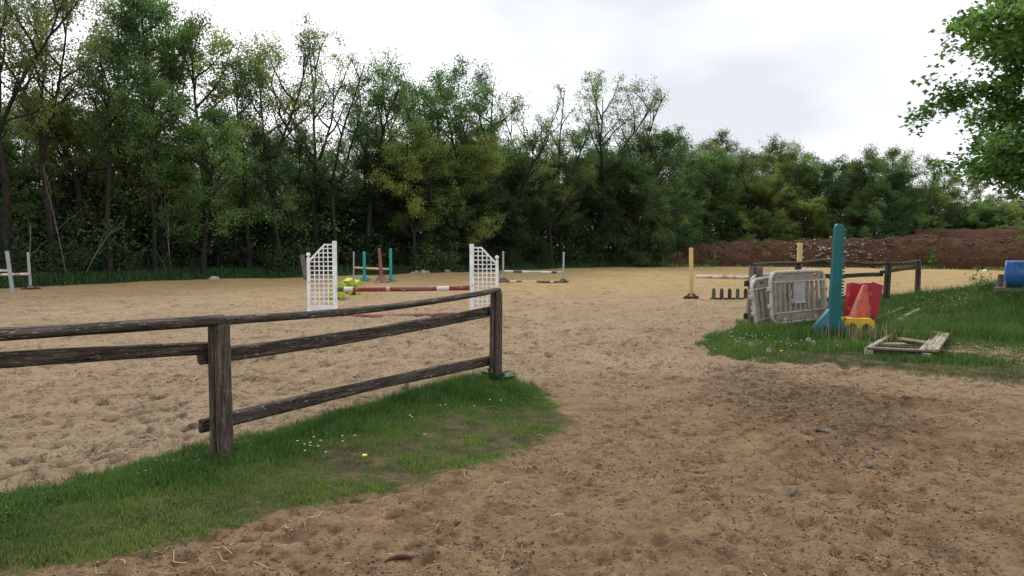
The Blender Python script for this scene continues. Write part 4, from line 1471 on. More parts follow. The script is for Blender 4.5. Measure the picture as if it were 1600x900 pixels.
def yellow_stand(label, x, y, rz, z=0.0):
    t = thing('cavaletti_end', label, 'cavaletti end', (x, y, gh(x, y) + z), rz, 'yellow cavaletti ends')
    for s, nm in ((-0.13, 'side_plate'), (0.13, 'side_plate')):
        out = [(-0.26, 0)]
        for c, r in ((-0.125, 0.095), (0.125, 0.095)):
            for k in range(7):
                a = PI - PI * k / 6
                out.append((c + r * math.cos(a), 0.02 + r * 1.35 * math.sin(a)))
        out += [(0.26, 0), (0.25, 0.17), (0.20, 0.235), (-0.20, 0.235), (-0.25, 0.17)]
        # triangulated arch plate built as vertical strips so that the arches stay open
        mb = MB()
        xs = [-0.25 + 0.5 * k / 24 for k in range(25)]
        for a, b in zip(xs[:-1], xs[1:]):
            m_ = (a + b) / 2
            lo = 0.0
            for c in (-0.125, 0.125):
                if abs(m_ - c) < 0.09:
                    lo = 0.02 + 0.13 * math.sqrt(1 - ((m_ - c) / 0.09) ** 2)
            hi = 0.235 if abs(m_) < 0.20 else 0.235 - (abs(m_) - 0.20) * 1.3
            mb.box((m_, s, (lo + hi) / 2), (b - a, 0.03, hi - lo))
        mb.build(nm, M_YELLOW, t)
    MB().box((0, 0, 0.222), (0.40, 0.23, 0.02)).build('top_plate', M_YELLOW, t)
    MB().tube([(-0.06, -0.02, 0.06), (0.06, 0.0, 0.06)], 0.05, 8).build('filling', M_PLATE, t)
    return t


yellow_stand('yellow arched plastic piece lying under the orange cone', sx(1341, 13.1), 13.1, R(-12), 0.05)
yellow_stand('yellow arched plastic piece half hidden by the teal post', sx(1322, 13.45), 13.45, R(64), 0.02)

# ----------------------------------------------------------------- broken pallet and planks in the grass
def plank(parent, p0, p1, w, h, seed, name='plank', mat=M_PALLET, roll=0.0):
    return beam(name, Vector(p0) - parent.location, Vector(p1) - parent.location, w, h, mat, parent, seed, 'rect', rough=0.05, roll=roll, segs=5, round_=0.12)


def on_ground(px, py, lift, y):
    p = sight(px, py, y)
    return (p.x, p.y, gh(p.x, p.y) + lift)


pt = thing('broken_pallet', 'bleached broken pallet frame lying in the trampled grass', 'pallet', (6.2, 11.2, gh(6.2, 11.2)))
c1, c2, c3, c4 = (5.27, 10.50), (5.97, 10.15), (7.22, 11.95), (6.72, 12.4)
for i, (a, b, w, h, z, m_) in enumerate((
        (c1, c2, 0.10, 0.03, 0.11, M_GREYWOOD), ((5.32, 10.58), (5.95, 10.27), 0.08, 0.06, 0.06, M_GREYWOOD),
        ((5.98, 10.06), (7.28, 11.92), 0.16, 0.03, 0.13, M_PALLET), ((5.90, 10.22), (7.18, 12.0), 0.08, 0.08, 0.06, M_PALLET),
        ((6.68, 12.38), (7.27, 12.02), 0.09, 0.03, 0.13, M_PALLET), (c1, (6.68, 12.4), 0.07, 0.045, 0.08, M_PALLET),
        ((5.75, 11.35), (6.28, 11.28), 0.10, 0.045, 0.05, M_PALLET), ((6.42, 11.72), (6.62, 11.02), 0.09, 0.03, 0.09, M_PALLET),
        ((6.62, 11.65), (6.95, 11.42), 0.07, 0.03, 0.06, M_PALLET))):
    plank(pt, (a[0], a[1], gh(*a) + z), (b[0], b[1], gh(*b) + z), w, h, 80 + i, mat=m_)
for i, (x, y) in enumerate(((5.3, 10.48), (5.95, 10.12), (7.2, 11.9))):
    b = MB().box((0, 0, 0), (0.13, 0.11, 0.09), (0, 0, 0.9), bev=0.01).build('block', M_PALLET, pt)
    b.location = Vector((x, y, gh(x, y) + 0.04)) - pt.location
for i, (a, b, lab) in enumerate((((7.45, 14.5), (9.0, 16.3), 'brown old plank sunk in the long grass, the left of two'), ((7.80, 14.3), (9.05, 15.8), 'pale bleached plank lying in the long grass, the right of two'))):
    t = thing('plank', lab, 'plank', (a[0], a[1], gh(*a)), 0, 'planks sunk in the grass')
    plank(t, (a[0], a[1], gh(*a) + 0.10), (b[0], b[1], gh(*b) + 0.13), 0.11, 0.05, 95 + i, 'board', M_PALLET if i else M_FENCE)

# ----------------------------------------------------------------- blue drum on its timber bed
dx, dy = sx(1568, 15.5), 15.5
gz = gh(dx + 0.41, dy - 0.29)
bed = thing('timber_bed', 'weathered timber bed under the blue drum on the grassy bank', 'platform', (dx + 0.41, dy - 0.29, gz), R(-34))
zt = 0.765 - gz
for k, yy in enumerate((-0.30, 0.0, 0.30)):
    beam('beam', (-0.68, yy, zt - 0.045), (1.2, yy, zt - 0.045), 0.22, 0.075, M_GREYWOOD, bed, 110 + k, segs=6, round_=0.1)
for k, xx in enumerate((-0.45, 0.9)):
    beam('bearer', (xx, -0.42, zt - 0.16), (xx, 0.42, zt - 0.16), 0.12, max(0.12, 0.15), M_FENCE, bed, 115 + k, segs=4)
beam('stop_post', (-0.58, 0.10, zt - 0.02), (-0.57, 0.12, zt + 0.27), 0.12, 0.10, M_GREYWOOD, bed, 118, segs=4)
beam('stop_post', (-0.50, -0.27, zt - 0.005), (-0.50, -0.27, zt + 0.13), 0.05, 0.05, M_PALLET, bed, 119, segs=3)
dm = thing('drum', 'blue and white plastic drum lying on the timber bed at the right picture edge', 'barrel', (dx, dy, 0.765 + 0.292), R(-34))
M_DRUM_B = worn_mat('blue_drum_plastic', (0.028, 0.115, 0.34), (0.10, 0.20, 0.40), wear=0.08, scale=4, dirt=(0.10, 0.11, 0.11), dirt_amt=0.5, rough=0.4)
prof = [(0.20, -0.005), (0.265, 0.0), (0.285, 0.012), (0.29, 0.04), (0.282, 0.06), (0.288, 0.09), (0.288, 0.40)]
MB().lathe(prof, sides=32, axis='X').build('blue_end', M_DRUM_B, dm, True)
MB().lathe([(0.2882, 0.401), (0.291, 0.44), (0.2882, 0.52)], sides=32, axis='X').build('white_band', M_WHITE, dm, True)
MB().lathe([(0.288, 0.521), (0.288, 0.84), (0.282, 0.87), (0.29, 0.89), (0.285, 0.92), (0.20, 0.93)], sides=32, axis='X').build('blue_end', M_DRUM_B, dm, True)

# ----------------------------------------------------------------- earth heaps behind the arena
M_EARTH, nt, b = new_mat('red_brown_earth')
v = mapping(nt)
n1 = noise(nt, v, 1.3, 6, 0.7)
n2 = noise(nt, v, 9, 6, 0.75)
c = ramp(nt, n1, [(0.3, (0.040, 0.021, 0.011)), (0.55, (0.072, 0.038, 0.021)), (0.75, (0.118, 0.070, 0.042))])
c = mix(nt, ramp(nt, n2, [(0.62, (0, 0, 0)), (0.72, (0.6, 0.6, 0.6))]), c, (0.15, 0.10, 0.07))
c = mix(nt, ramp(nt, noise(nt, v, 6, 4, 0.6), [(0.3, (0.7, 0.7, 0.7)), (0.45, (0, 0, 0))]), c, (0.035, 0.018, 0.013))
c = mix(nt, attr(nt, 'tint').outputs['Fac'], c, (0.035, 0.060, 0.020))
nt.links.new(c, b.inputs['Base Color'])
b.inputs['Roughness'].default_value = 0.95
b.inputs['Specular IOR Level'].default_value = 0.1
bump(nt, b, n2, 0.9, 0.12)


def heap(name, path, heights, width, seed, n_s=260, n_t=46):
    P = np.array(path, float)
    seg = np.r_[0, np.cumsum(np.hypot(*np.diff(P, axis=0).T))]
    s = np.linspace(0, seg[-1], n_s)
    cx, cy = np.interp(s, seg, P[:, 0]), np.interp(s, seg, P[:, 1])
    tx_, ty_ = np.gradient(cx), np.gradient(cy)
    ln = np.hypot(tx_, ty_)
    nx_, ny_ = -ty_ / ln, tx_ / ln                     # away from the camera
    hh = np.interp(s, seg, heights)
    t_ = np.linspace(0, 1, n_t)
    S, T = np.meshgrid(s, t_, indexing='ij')
    X = cx[:, None] + nx_[:, None] * width * T
    Y = cy[:, None] + ny_[:, None] * width * T
    prof = np.sin(PI * np.clip(T, 0, 1) ** 0.8) ** 0.75
    Z = hh[:, None] * prof * (1 + 0.10 * fbm(S * 0.35, T * 3, 3, seed)) + 0.30 * fbm(X * 0.9, Y * 0.9, 4, seed + 3) * prof + 0.07 * fbm(X * 4, Y * 4, 3, seed + 5)
    Z = Z + land(X, Y) - 0.06 - 0.15 * ((T < 0.01) | (T > 0.99))
    id_ = np.arange(n_s * n_t).reshape(n_s, n_t)
    q = np.stack([id_[:-1, :-1].ravel(), id_[1:, :-1].ravel(), id_[1:, 1:].ravel(), id_[:-1, 1:].ravel()], 1)
    weeds = smooth((fbm(X * 0.45, Y * 0.45, 4, seed + 9) - 0.32) / 0.15)
    weeds = np.maximum(weeds, smooth((1.6 - (S + fbm(X, Y, 2, 4))) / 0.7))       # grassed end
    me = np_mesh(name, np.stack([X.ravel(), Y.ravel(), Z.ravel()], 1), [q], tint=weeds.ravel(), smooth_shade=True)
    o = link_mesh(name, me, M_EARTH)
    tag(o, kind='structure')
    return X, Y, Z, weeds


H1 = heap('earth_heap', [(12.2, 57.6), (15, 57.6), (22, 57.2), (31, 52.0), (38, 46), (52, 43)], [0.3, 1.65, 1.95, 2.15, 2.2, 2.3], 7.0, 60)
H2 = heap('earth_heap', [(33.5, 66), (37, 64.5), (46, 62), (60, 60), (72, 60)], [0.6, 3.1, 3.35, 3.3, 3.0], 9.0, 70, 160, 40)


# ----------------------------------------------------------------- stones, clods, straw
def lumps(name, pts, sizes, mat, seed, flat=0.7):
    """many little irregular lumps in one sheet of faces"""
    rng = np.random.RandomState(seed)
    n = len(pts)
    ico = np.array([(0, 0, 1), (0.94, 0, 0.2), (0.3, 0.9, 0.25), (-0.75, 0.55, 0.2), (-0.75, -0.55, 0.25), (0.3, -0.9, 0.2), (0.1, 0, -0.6)])
    f = np.array([(0, 1, 2), (0, 2, 3), (0, 3, 4), (0, 4, 5), (0, 5, 1), (6, 2, 1), (6, 3, 2), (6, 4, 3), (6, 5, 4), (6, 1, 5)])
    v = ico[None] * rng.uniform(0.6, 1.25, (n, 7, 1))
    a = rng.uniform(0, 2 * PI, n)
    ca, sa = np.cos(a)[:, None], np.sin(a)[:, None]
    x = v[..., 0] * ca - v[..., 1] * sa
    y = v[..., 0] * sa + v[..., 1] * ca
    v = np.stack([x, y * rng.uniform(0.6, 1.0, (n, 1)), v[..., 2] * flat], 2) * sizes[:, None, None]
    v = v + pts[:, None, :]
    F = f[None] + (np.arange(n) * 7)[:, None, None]
    me = np_mesh(name, v.reshape(-1, 3), [F.reshape(-1, 3)], tint=np.repeat(rng.rand(n), 7))
    o = link_mesh(name, me, mat)
    return o


M_RUBBLE = worn_mat('earthy_limestone', (0.38, 0.32, 0.25), (0.13, 0.085, 0.06), wear=0.5, scale=3, dirt=(0.09, 0.05, 0.035), dirt_amt=0.8, rough=0.9)
rng = np.random.RandomState(5)
# rubble on and below the heap, thickest right of the right cream post
X, Y, Z, _ = H1
n = 4200
si = rng.randint(0, X.shape[0], n)
ti = (rng.rand(n) ** 1.8 * 20).astype(int)
dens = np.exp(-((X[si, ti] - 25.0) / 2.8) ** 2) * (1 - ti / 22.0) * 2.2 * (ti < 13) + 0.14
keep = rng.rand(n) < dens
si, ti = si[keep], ti[keep]
pts = np.stack([X[si, ti] + rng.normal(0, 0.1, len(si)), Y[si, ti] + rng.normal(0, 0.1, len(si)), Z[si, ti] + 0.01], 1)
big = np.exp(-((pts[:, 0] - 25.0) / 3.0) ** 2)
tag(lumps('rubble', pts, rng.uniform(0.025, 0.075, len(si)) * (1 + 4.2 * big * rng.rand(len(si)) ** 2), M_RUBBLE, 6),
    'pale limestone rubble scattered over the red earth heap', 'rubble', kind='stuff')
n = 3600
si, ti = rng.randint(0, X.shape[0], n), rng.randint(1, 24, n)
pts = np.stack([X[si, ti] + rng.normal(0, 0.15, n), Y[si, ti] + rng.normal(0, 0.15, n), Z[si, ti]], 1)
tag(lumps('earth_clods', pts, 0.04 + 0.12 * rng.rand(n) ** 3, worn_mat('earth_clod', (0.062, 0.033, 0.020), (0.11, 0.065, 0.042), wear=0.3, scale=2, rough=0.95), 9), 'clods of red brown earth rolled down the heap', 'clods', kind='stuff')
n = 420
px_ = rng.uniform(13, 42, n)
py_ = np.interp(px_, EDGE_X, EDGE_Y) + rng.uniform(-1.2, 0.2, n)
tag(lumps('gravel', np.stack([px_, py_, ground_height(px_, py_)], 1), rng.uniform(0.03, 0.10, n), M_STONE, 7), 'pale stones strewn along the foot of the earth heap', 'gravel', kind='stuff')

M_CLOD, nt, b = new_mat('damp_soil_clods')
c = ramp(nt, attr(nt, 'tint').outputs['Fac'], [(0.0, (0.060, 0.038, 0.022)), (0.5, (0.14, 0.092, 0.054)), (0.85, (0.27, 0.195, 0.12)), (1.0, (0.34, 0.29, 0.22))])
nt.links.new(c, b.inputs['Base Color'])
b.inputs['Roughness'].default_value = 0.95
b.inputs['Specular IOR Level'].default_value = 0.1
n = 70000
y = 2.9 + (16 - 2.9) * rng.rand(n) ** 1.5
x = (rng.rand(n) * 2 - 1) * (0.8 * y + 0.4)
ds = np.hypot((x - 3.1) / 1.7, (y - 7.6) / 2.6)
dens = 0.26 + 0.8 * np.exp(-ds ** 2 * 1.2) + 0.35 * smooth((x + 0.75 * (8.9 - y)) / 1.2) * smooth((9 - y) / 4)
dens = dens * (0.25 + 1.5 * smooth(fbm(x * 1.5, y * 1.5, 3, 33) + 0.35))
ok = (rng.rand(n) < dens) & (poly_sd(x, y, VERGE_NEAR) < -0.02) & (poly_sd(x, y, VERGE_FAR) < -0.1)
x, y = x[ok], y[ok]
sz = 0.003 + 0.009 * rng.rand(len(x)) ** 3
sz *= 1 + 0.8 * np.exp(-(np.hypot((x - 3.1) / 1.7, (y - 7.6) / 2.6)) ** 2)
tag(lumps('soil_clods', np.stack([x, y, ground_height(x, y) + sz * 0.2], 1), sz, M_CLOD, 8), 'small clods and grit kicked up on the sand', 'clods', kind='stuff')


def strips(name, x, y, L, W, mat, seed, lift=0.006):
    rng = np.random.RandomState(seed)
    n = len(x)
    a = rng.uniform(0, 2 * PI, n)
    dx_, dy_ = np.cos(a) * L / 2, np.sin(a) * L / 2
    bend = rng.normal(0, 0.16, n) * L
    P = []
    for k, (s, bb) in enumerate(((-1, 0), (0, 1), (1, 0))):
        cx = x + dx_ * s - np.sin(a) * bend * bb
        cy = y + dy_ * s + np.cos(a) * bend * bb
        cz = ground_height(cx, cy) + lift + rng.rand(n) * 0.008
        P.append(np.stack([cx, cy, cz], 1))
    off_ = np.stack([-np.sin(a), np.cos(a), np.full(n, 0.35)], 1) * W[:, None] / 2
    v = np.stack([P[0] - off_, P[0] + off_, P[1] + off_, P[1] - off_, P[2] + off_, P[2] - off_], 1)
    b_ = (np.arange(n) * 6)[:, None]
    q = np.concatenate([b_ + np.array([0, 1, 2, 3]), b_ + np.array([3, 2, 4, 5])])
    me = np_mesh(name, v.reshape(-1, 3), [q], tint=np.repeat(rng.rand(n), 6))
    return link_mesh(name, me, mat)


n = 2600
y = 2.9 + 8 * rng.rand(n) ** 1.6
x = (rng.rand(n) * 2 - 1) * (0.8 * y + 0.4)
near_v = np.exp(-(poly_sd(x, y, VERGE_NEAR) + 0.25) ** 2 / 0.35 ** 2) * (x + 0.75 * (8.9 - y) > -0.3)
near_f = np.exp(-(poly_sd(x, y, VERGE_FAR) + 0.1) ** 2 / 0.5 ** 2) * (y < 12)
dens = 0.05 + 0.8 * near_v + 0.9 * near_f * (x > 4.5) + 0.12 * smooth((5.2 - y) / 2) * (x > -1.6)
ok = rng.rand(n) < dens
x, y = x[ok], y[ok]
tag(strips('straw', x, y, rng.uniform(0.03, 0.20, len(x)) * (0.6 + 0.5 * rng.rand(len(x))), rng.uniform(0.002, 0.0045, len(x)), M_STRAW, 12), 'dry straw stalks scattered beside the grass', 'straw', kind='stuff')
# straw spilled round the broken pallet
n = 800
x, y = rng.normal(7.25, 0.6, n), rng.normal(10.9, 0.55, n)
tag(strips('straw', x, y, rng.uniform(0.06, 0.3, n), rng.uniform(0.004, 0.010, n), M_STRAW, 13, 0.03), 'flattened straw beside the right end of the broken pallet', 'straw', kind='stuff')


def pebble(name, label, cat, x, y, size, mat, seed, group=None, sub=2):
    import bmesh
    rng = random.Random(seed)
    bm = bmesh.new()
    bmesh.ops.create_icosphere(bm, subdivisions=sub, radius=1.0)
    for v_ in bm.verts:
        f = 1 + 0.18 * math.sin(v_.co.x * 3.1 + seed) + 0.14 * math.sin(v_.co.y * 4.3 + seed * 2) + rng.uniform(-0.06, 0.06)
        v_.co = Vector((v_.co.x * size[0] * f, v_.co.y * size[1] * f, v_.co.z * size[2] * f))
    me = bpy.data.meshes.new(name)
    bm.to_mesh(me)
    bm.free()
    o = link_mesh(name, me, mat)
    o.location = (x, y, gh(x, y) + size[2] * 0.15)
    o.rotation_euler = (rng.uniform(-0.2, 0.2), rng.uniform(-0.2, 0.2), rng.uniform(0, 6.28))
    return tag(o, label, cat, group)


for i, (px, py, lab, s) in enumerate(((1100, 742, 'dark flat stone lifted out of the churned soil in the middle of the entrance', (0.085, 0.05, 0.018)),
                                      (1361, 729, 'flat grey round stone set in the sand of the entrance on the right', (0.075, 0.055, 0.015)),
                                      (1242, 776, 'dark thin stone nearest the camera on the right', (0.06, 0.03, 0.014)),
                                      (1290, 677, 'dark stone on the patch of churned soil', (0.09, 0.05, 0.02)))):
    yy = EYE * F_PX / (py - HORIZON)
    pebble('flat_stone', lab, 'stone', sx(px, yy), yy, s, M_DSTONE, i + 3, 'dark flat stones in the entrance')
t = pebble('white_stone', 'single white rounded stone at the foot of the earth heap left of the drum', 'stone', sx(1537, 46.0), 46.0, (0.12, 0.11, 0.12), M_WHITE, 21)
for i, (px, d, s, lab) in enumerate(((334, -0.2, 0.20, 'pale stone alone on the far arena edge, left part of the wood'), (644, 0.1, 0.14, 'leftmost pale stone of the row under the upturned root plate'),
                                     (652, 0.0, 0.17, 'second pale stone of the row under the upturned root plate'), (661, 0.1, 0.20, 'third and larger pale stone of the row under the upturned root plate'),
                                     (667, 0.0, 0.17, 'fourth pale stone of the row under the upturned root plate'), (700, 0.2, 0.2, 'pale stone right of the row under the upturned root plate'))):
    x, y = bearing_to_edge(px, d)
    pebble('edge_stone', lab, 'stone', x, y, (s * 1.3, s, s * 0.75), M_STONE, 30 + i, 'pale stones along the far arena edge')
# curved piece of brown bark at the bottom edge
yy = 3.62
t = thing('bark_piece', 'curved reddish brown piece of bark on the sand at the bottom edge of the picture', 'bark', (sx(620, yy), yy, gh(sx(620, yy), yy)), R(20))
pts = [(0.075 * math.cos(a), 0.05 * math.sin(a), 0.012) for a in np.linspace(0.2, 2.9, 9)]
MB().tube(pts, [0.006, 0.012, 0.015, 0.016, 0.016, 0.015, 0.014, 0.011, 0.006], 8, squash=0.6).build('bark', worn_mat('red_bark', (0.10, 0.040, 0.022), (0.05, 0.025, 0.016), wear=0.3, scale=30), t, True)

# ----------------------------------------------------------------- grass
def blades(name, x, y, h, w, mat, seed, lean=0.45, z=None, tint=None):
    rng = np.random.RandomState(seed)
    n = len(x)
    a = rng.uniform(0, 2 * PI, n)
    b_ = rng.uniform(0, 2 * PI, n)
    ln = np.abs(rng.normal(0, lean, n)) * h
    z0 = (ground_height(x, y) if z is None else z) - 0.008
    ux, uy = np.cos(a) * w / 2, np.sin(a) * w / 2
    ex, ey = np.cos(b_) * ln, np.sin(b_) * ln
    h2 = h * np.clip(1.0 - 0.25 * (ln / h) ** 2, 0.35, 1)
    p = [np.stack([x - ux, y - uy, z0], 1), np.stack([x + ux, y + uy, z0], 1),
         np.stack([x + ux * 0.8 + ex * 0.32, y + uy * 0.8 + ey * 0.32, z0 + h2 * 0.58], 1),
         np.stack([x - ux * 0.8 + ex * 0.32, y - uy * 0.8 + ey * 0.32, z0 + h2 * 0.58], 1),
         np.stack([x + ex, y + ey, z0 + h2], 1)]
    v = np.stack(p, 1).reshape(-1, 3)
    k = (np.arange(n) * 5)[:, None]
    t = np.clip((0.5 if tint is None else tint) + rng.normal(0, 0.17, n), 0, 1)
    me = np_mesh(name, v, [k + np.array([0, 1, 2, 3]), k + np.array([3, 2, 4])], tint=np.repeat(t, 5))
    return link_mesh(name, me, mat)


rng = np.random.RandomState(31)
# near strip
n = 900000
x = rng.uniform(-6.0, 0.65, n)
y = rng.uniform(1.2, 9.1, n)
sd = poly_sd(x, y, VERGE_NEAR) + 0.8 * (0.22 * fbm(x * 1.7, y * 1.7, 3, 41) + 0.10 * fbm(x * 7, y * 7, 2, 47))
fd = seg_dist(x, y, A1, A2)
fd0 = seg_dist(x, y, A0, A1)
side = (x - A1[0]) * 0.82 - (y - A1[1]) * 0.57                # metres in front of the fence line
tall = np.exp(-(fd / 0.36) ** 2) * smooth((y - 5.6) / 1.6)
wear = smooth((side - 0.25 + 0.5 * fbm(x * 1.3, y * 1.3, 3, 52)) / 0.7)      # trodden and thin towards the entrance
patch = smooth((fbm(x * 2.2, y * 2.2, 4, 53) + 0.32) / 0.5)
dens = smooth((sd + 0.06) / 0.22) * (1 - wear * (1 - 0.75 * patch) * 0.93) * (x > -0.80 * y - 0.6)
ok = rng.rand(n) < dens * 0.85
x, y, tall, wear, sd = x[ok], y[ok], tall[ok], wear[ok], sd[ok]
h = (0.026 + 0.044 * rng.rand(len(x))) * (1 - 0.45 * wear) * (0.8 + 0.5 * smooth(fbm(x * 3, y * 3, 2, 55) + 0.5)) + tall * rng.uniform(0.02, 0.14, len(x)) * (1 - 0.75 * np.exp(-((x - A2[0]) ** 2 + (y - A2[1] + 0.15) ** 2) / 0.05)) * (0.6 + 0.7 * smooth(fbm(x * 2.6, y * 2.6, 2, 58) + 0.5))
tint = 0.42 + 0.3 * fbm(x * 1.8, y * 1.8, 3, 57) + 0.36 * wear
tag(blades('verge_grass', x, y, h, rng.uniform(0.0035, 0.007, len(x)), M_GRASS, 61, 0.55, tint=tint), 'short green grass on the strip under the near fence', 'grass', kind='stuff')
print('near blades', len(x))
# flat clover leaves in the trodden part
n = 26000
xc, yc = rng.uniform(-4.2, 0.6, n), rng.uniform(2.6, 8.8, n)
sc_ = (xc - A1[0]) * 0.82 - (yc - A1[1]) * 0.57
okc = (poly_sd(xc, yc, VERGE_NEAR) > 0.12) & (rng.rand(n) < smooth((fbm(xc * 1.6, yc * 1.6, 3, 152) - 0.12) / 0.25) * smooth((0.9 - np.abs(sc_ - 0.35)) / 0.5))
xc, yc = xc[okc], yc[okc]
lv, lt = leaves_at(rng, np.stack([xc, yc, ground_height(xc, yc) + rng.uniform(0.02, 0.055, len(xc))], 1), None, np.full(len(xc), 0.008), 3, 0.018, rng.uniform(0.2, 0.7, len(xc)), aspect=0.9)
co = link_mesh('clover', np_mesh('clover', lv, [np.arange(len(lv)).reshape(-1, 4)], tint=lt), M_LEAF)
co.color = (0.050, 0.100, 0.030, 1)
tag(co, 'low clover leaves among the short grass of the near strip', 'clover', kind='stuff')
# taller seeding stalks under the rail
n = 230
u = rng.rand(n) ** 0.8
x = A1[0] + (A2[0] - A1[0]) * u + rng.normal(-0.12, 0.16, n)
y = A1[1] + (A2[1] - A1[1]) * u + rng.normal(0.05, 0.16, n)
tag(blades('grass_stalks', x, y, rng.uniform(0.12, 0.34, n) * (0.5 + 0.6 * u), np.full(n, 0.004), M_GRASS, 62, 0.5, tint=np.full(n, 0.75)), 'tall seeding grass stalks under the lower rail', 'grass', kind='stuff')

# right verge
n = 420000
y = 8.2 + (24 - 8.2) * rng.rand(n) ** 1.25
x = rng.uniform(2.4, 20, n)
sd = poly_sd(x, y, VERGE_FAR) + 1.6 * (0.22 * fbm(x * 1.7, y * 1.7, 3, 41) + 0.10 * fbm(x * 7, y * 7, 2, 47))
bare_p = smooth((fbm(x * 1.1, y * 1.1, 4, 63) + 0.30 - 0.28 * smooth((y - 10.2) / 1.6)) / 0.22) * smooth((11.9 - y) / 1.2) * smooth((x - 3.6) / 1.2)
strawy = np.exp(-((x - 7.3) / 0.7) ** 2 - ((y - 10.9) / 0.6) ** 2)
dens = smooth((sd + 0.02) / 0.08) * (1 - 0.85 * bare_p) * (1 - 0.8 * strawy) * (x < 0.78 * y + 0.7)
ok = rng.rand(n) < dens * 0.95
x, y, sd = x[ok], y[ok], sd[ok]
h = 0.05 + 0.07 * rng.rand(len(x)) + smooth(sd / 0.9) * rng.uniform(0.0, 0.16, len(x)) * smooth((y - 10.2) / 1.5)
h *= 0.55 + 0.75 * smooth(fbm(x * 1.2, y * 1.2, 3, 65) + 0.5)
clear = np.exp(-((x - 6.2) / 0.8) ** 2 - ((y - 11.0) / 0.9) ** 2)
tuft = smooth((fbm(x * 1.9, y * 1.9, 3, 165) - 0.05) / 0.3) * smooth((y - 10.4) / 1.2)
h += tuft * rng.uniform(0.0, 0.17, len(x)) * smooth(sd / 0.4)
rim = np.exp(-((x - 5.6) / 1.1) ** 2 - ((y - 13.3) / 0.7) ** 2)
for (px0, py0, _, _) in RP:
    rim = np.maximum(rim, np.exp(-((x - px0) / 0.4) ** 2 - ((y - py0) / 0.4) ** 2))
h += rim * rng.uniform(0.0, 0.07, len(x))
h *= 1 - 0.62 * clear
h *= 1 - 0.6 * np.exp(-((x - 6.45) / 0.4) ** 2 - ((y - 12.9) / 0.4) ** 2)
tint = 0.52 + 0.32 * fbm(x * 0.9, y * 0.9, 3, 67)
tag(blades('verge_grass', x, y, h, rng.uniform(0.006, 0.013, len(x)), M_GRASS, 71, 0.5, tint=tint), 'long green grass on the right verge and bank', 'grass', kind='stuff')
print('far blades', len(x))
# dry pale stalks round the teal post
n = 130
x = np.r_[rng.normal(5.85, 0.30, 60), rng.normal(6.2, 0.35, 70)]
y = np.r_[rng.normal(12.0, 0.22, 60), rng.normal(12.2, 0.3, 70)]
tag(blades('grass_stalks', x, y, rng.uniform(0.18, 0.42, n), np.full(n, 0.011), M_STRAW, 72, 0.25, tint=np.full(n, 0.5)), 'dry pale grass stalks round the foot of the teal post', 'grass', kind='stuff')

# strip of rough grass along the foot of the wood
n = 33000
px_ = rng.uniform(-260, 1120, n)
yy = np.interp(px_, np.arange(-280, 1141, 20), [bearing_to_edge(p, 0)[1] for p in np.arange(-280, 1141, 20)])
o_ = rng.rand(n) ** 1.2 * 4.5
y = yy + o_ - 0.25
x = (px_ - CXP) / F_PX * y
ok = rng.rand(n) < smooth((behind_edge(x, y) + 0.5 * fbm(x * 0.8, y * 0.8, 2, 8)) / 0.3 + 0.3)
x, y = x[ok], y[ok]
h = rng.uniform(0.10, 0.38, len(x)) * (0.5 + 0.7 * smooth(behind_edge(x, y) / 1.5))
tag(blades('wood_edge_grass', x, y, h, rng.uniform(0.02, 0.05, len(x)), M_FARGRASS, 73, 0.5, tint=0.5 + 0.3 * fbm(x * 0.4, y * 0.4, 2, 5)), 'rough dark grass along the foot of the wood', 'grass', kind='stuff')
# weeds on the flanks of the heaps
xs, ys, zs = [], [], []
for X, Y, Z, Wd in (H1, H2):
    fl_ = np.flatnonzero(Wd.ravel() > 0.35)
    pick = rng.choice(fl_, 5200)
    xs.append(X.ravel()[pick] + rng.normal(0, 0.12, 5200)); ys.append(Y.ravel()[pick] + rng.normal(0, 0.12, 5200)); zs.append(Z.ravel()[pick] - 0.03)
n = 2500
px_ = rng.uniform(12.5, 44, n)
py_ = np.interp(px_, EDGE_X, EDGE_Y) + rng.uniform(-0.9, 0.5, n)
ok = rng.rand(n) < smooth((fbm(px_ * 0.35, py_ * 0.35, 3, 91) + 0.15) / 0.3)
xs.append(px_[ok]); ys.append(py_[ok]); zs.append(ground_height(px_[ok], py_[ok]))
xs, ys, zs = np.concatenate(xs), np.concatenate(ys), np.concatenate(zs)
tag(blades('heap_weeds', xs, ys, rng.uniform(0.1, 0.35, len(xs)), rng.uniform(0.05, 0.10, len(xs)), M_GRASS, 74, 0.6, z=zs, tint=np.full(len(xs), 0.75)), 'green weeds growing on the earth heaps and at their foot', 'weeds', kind='stuff')

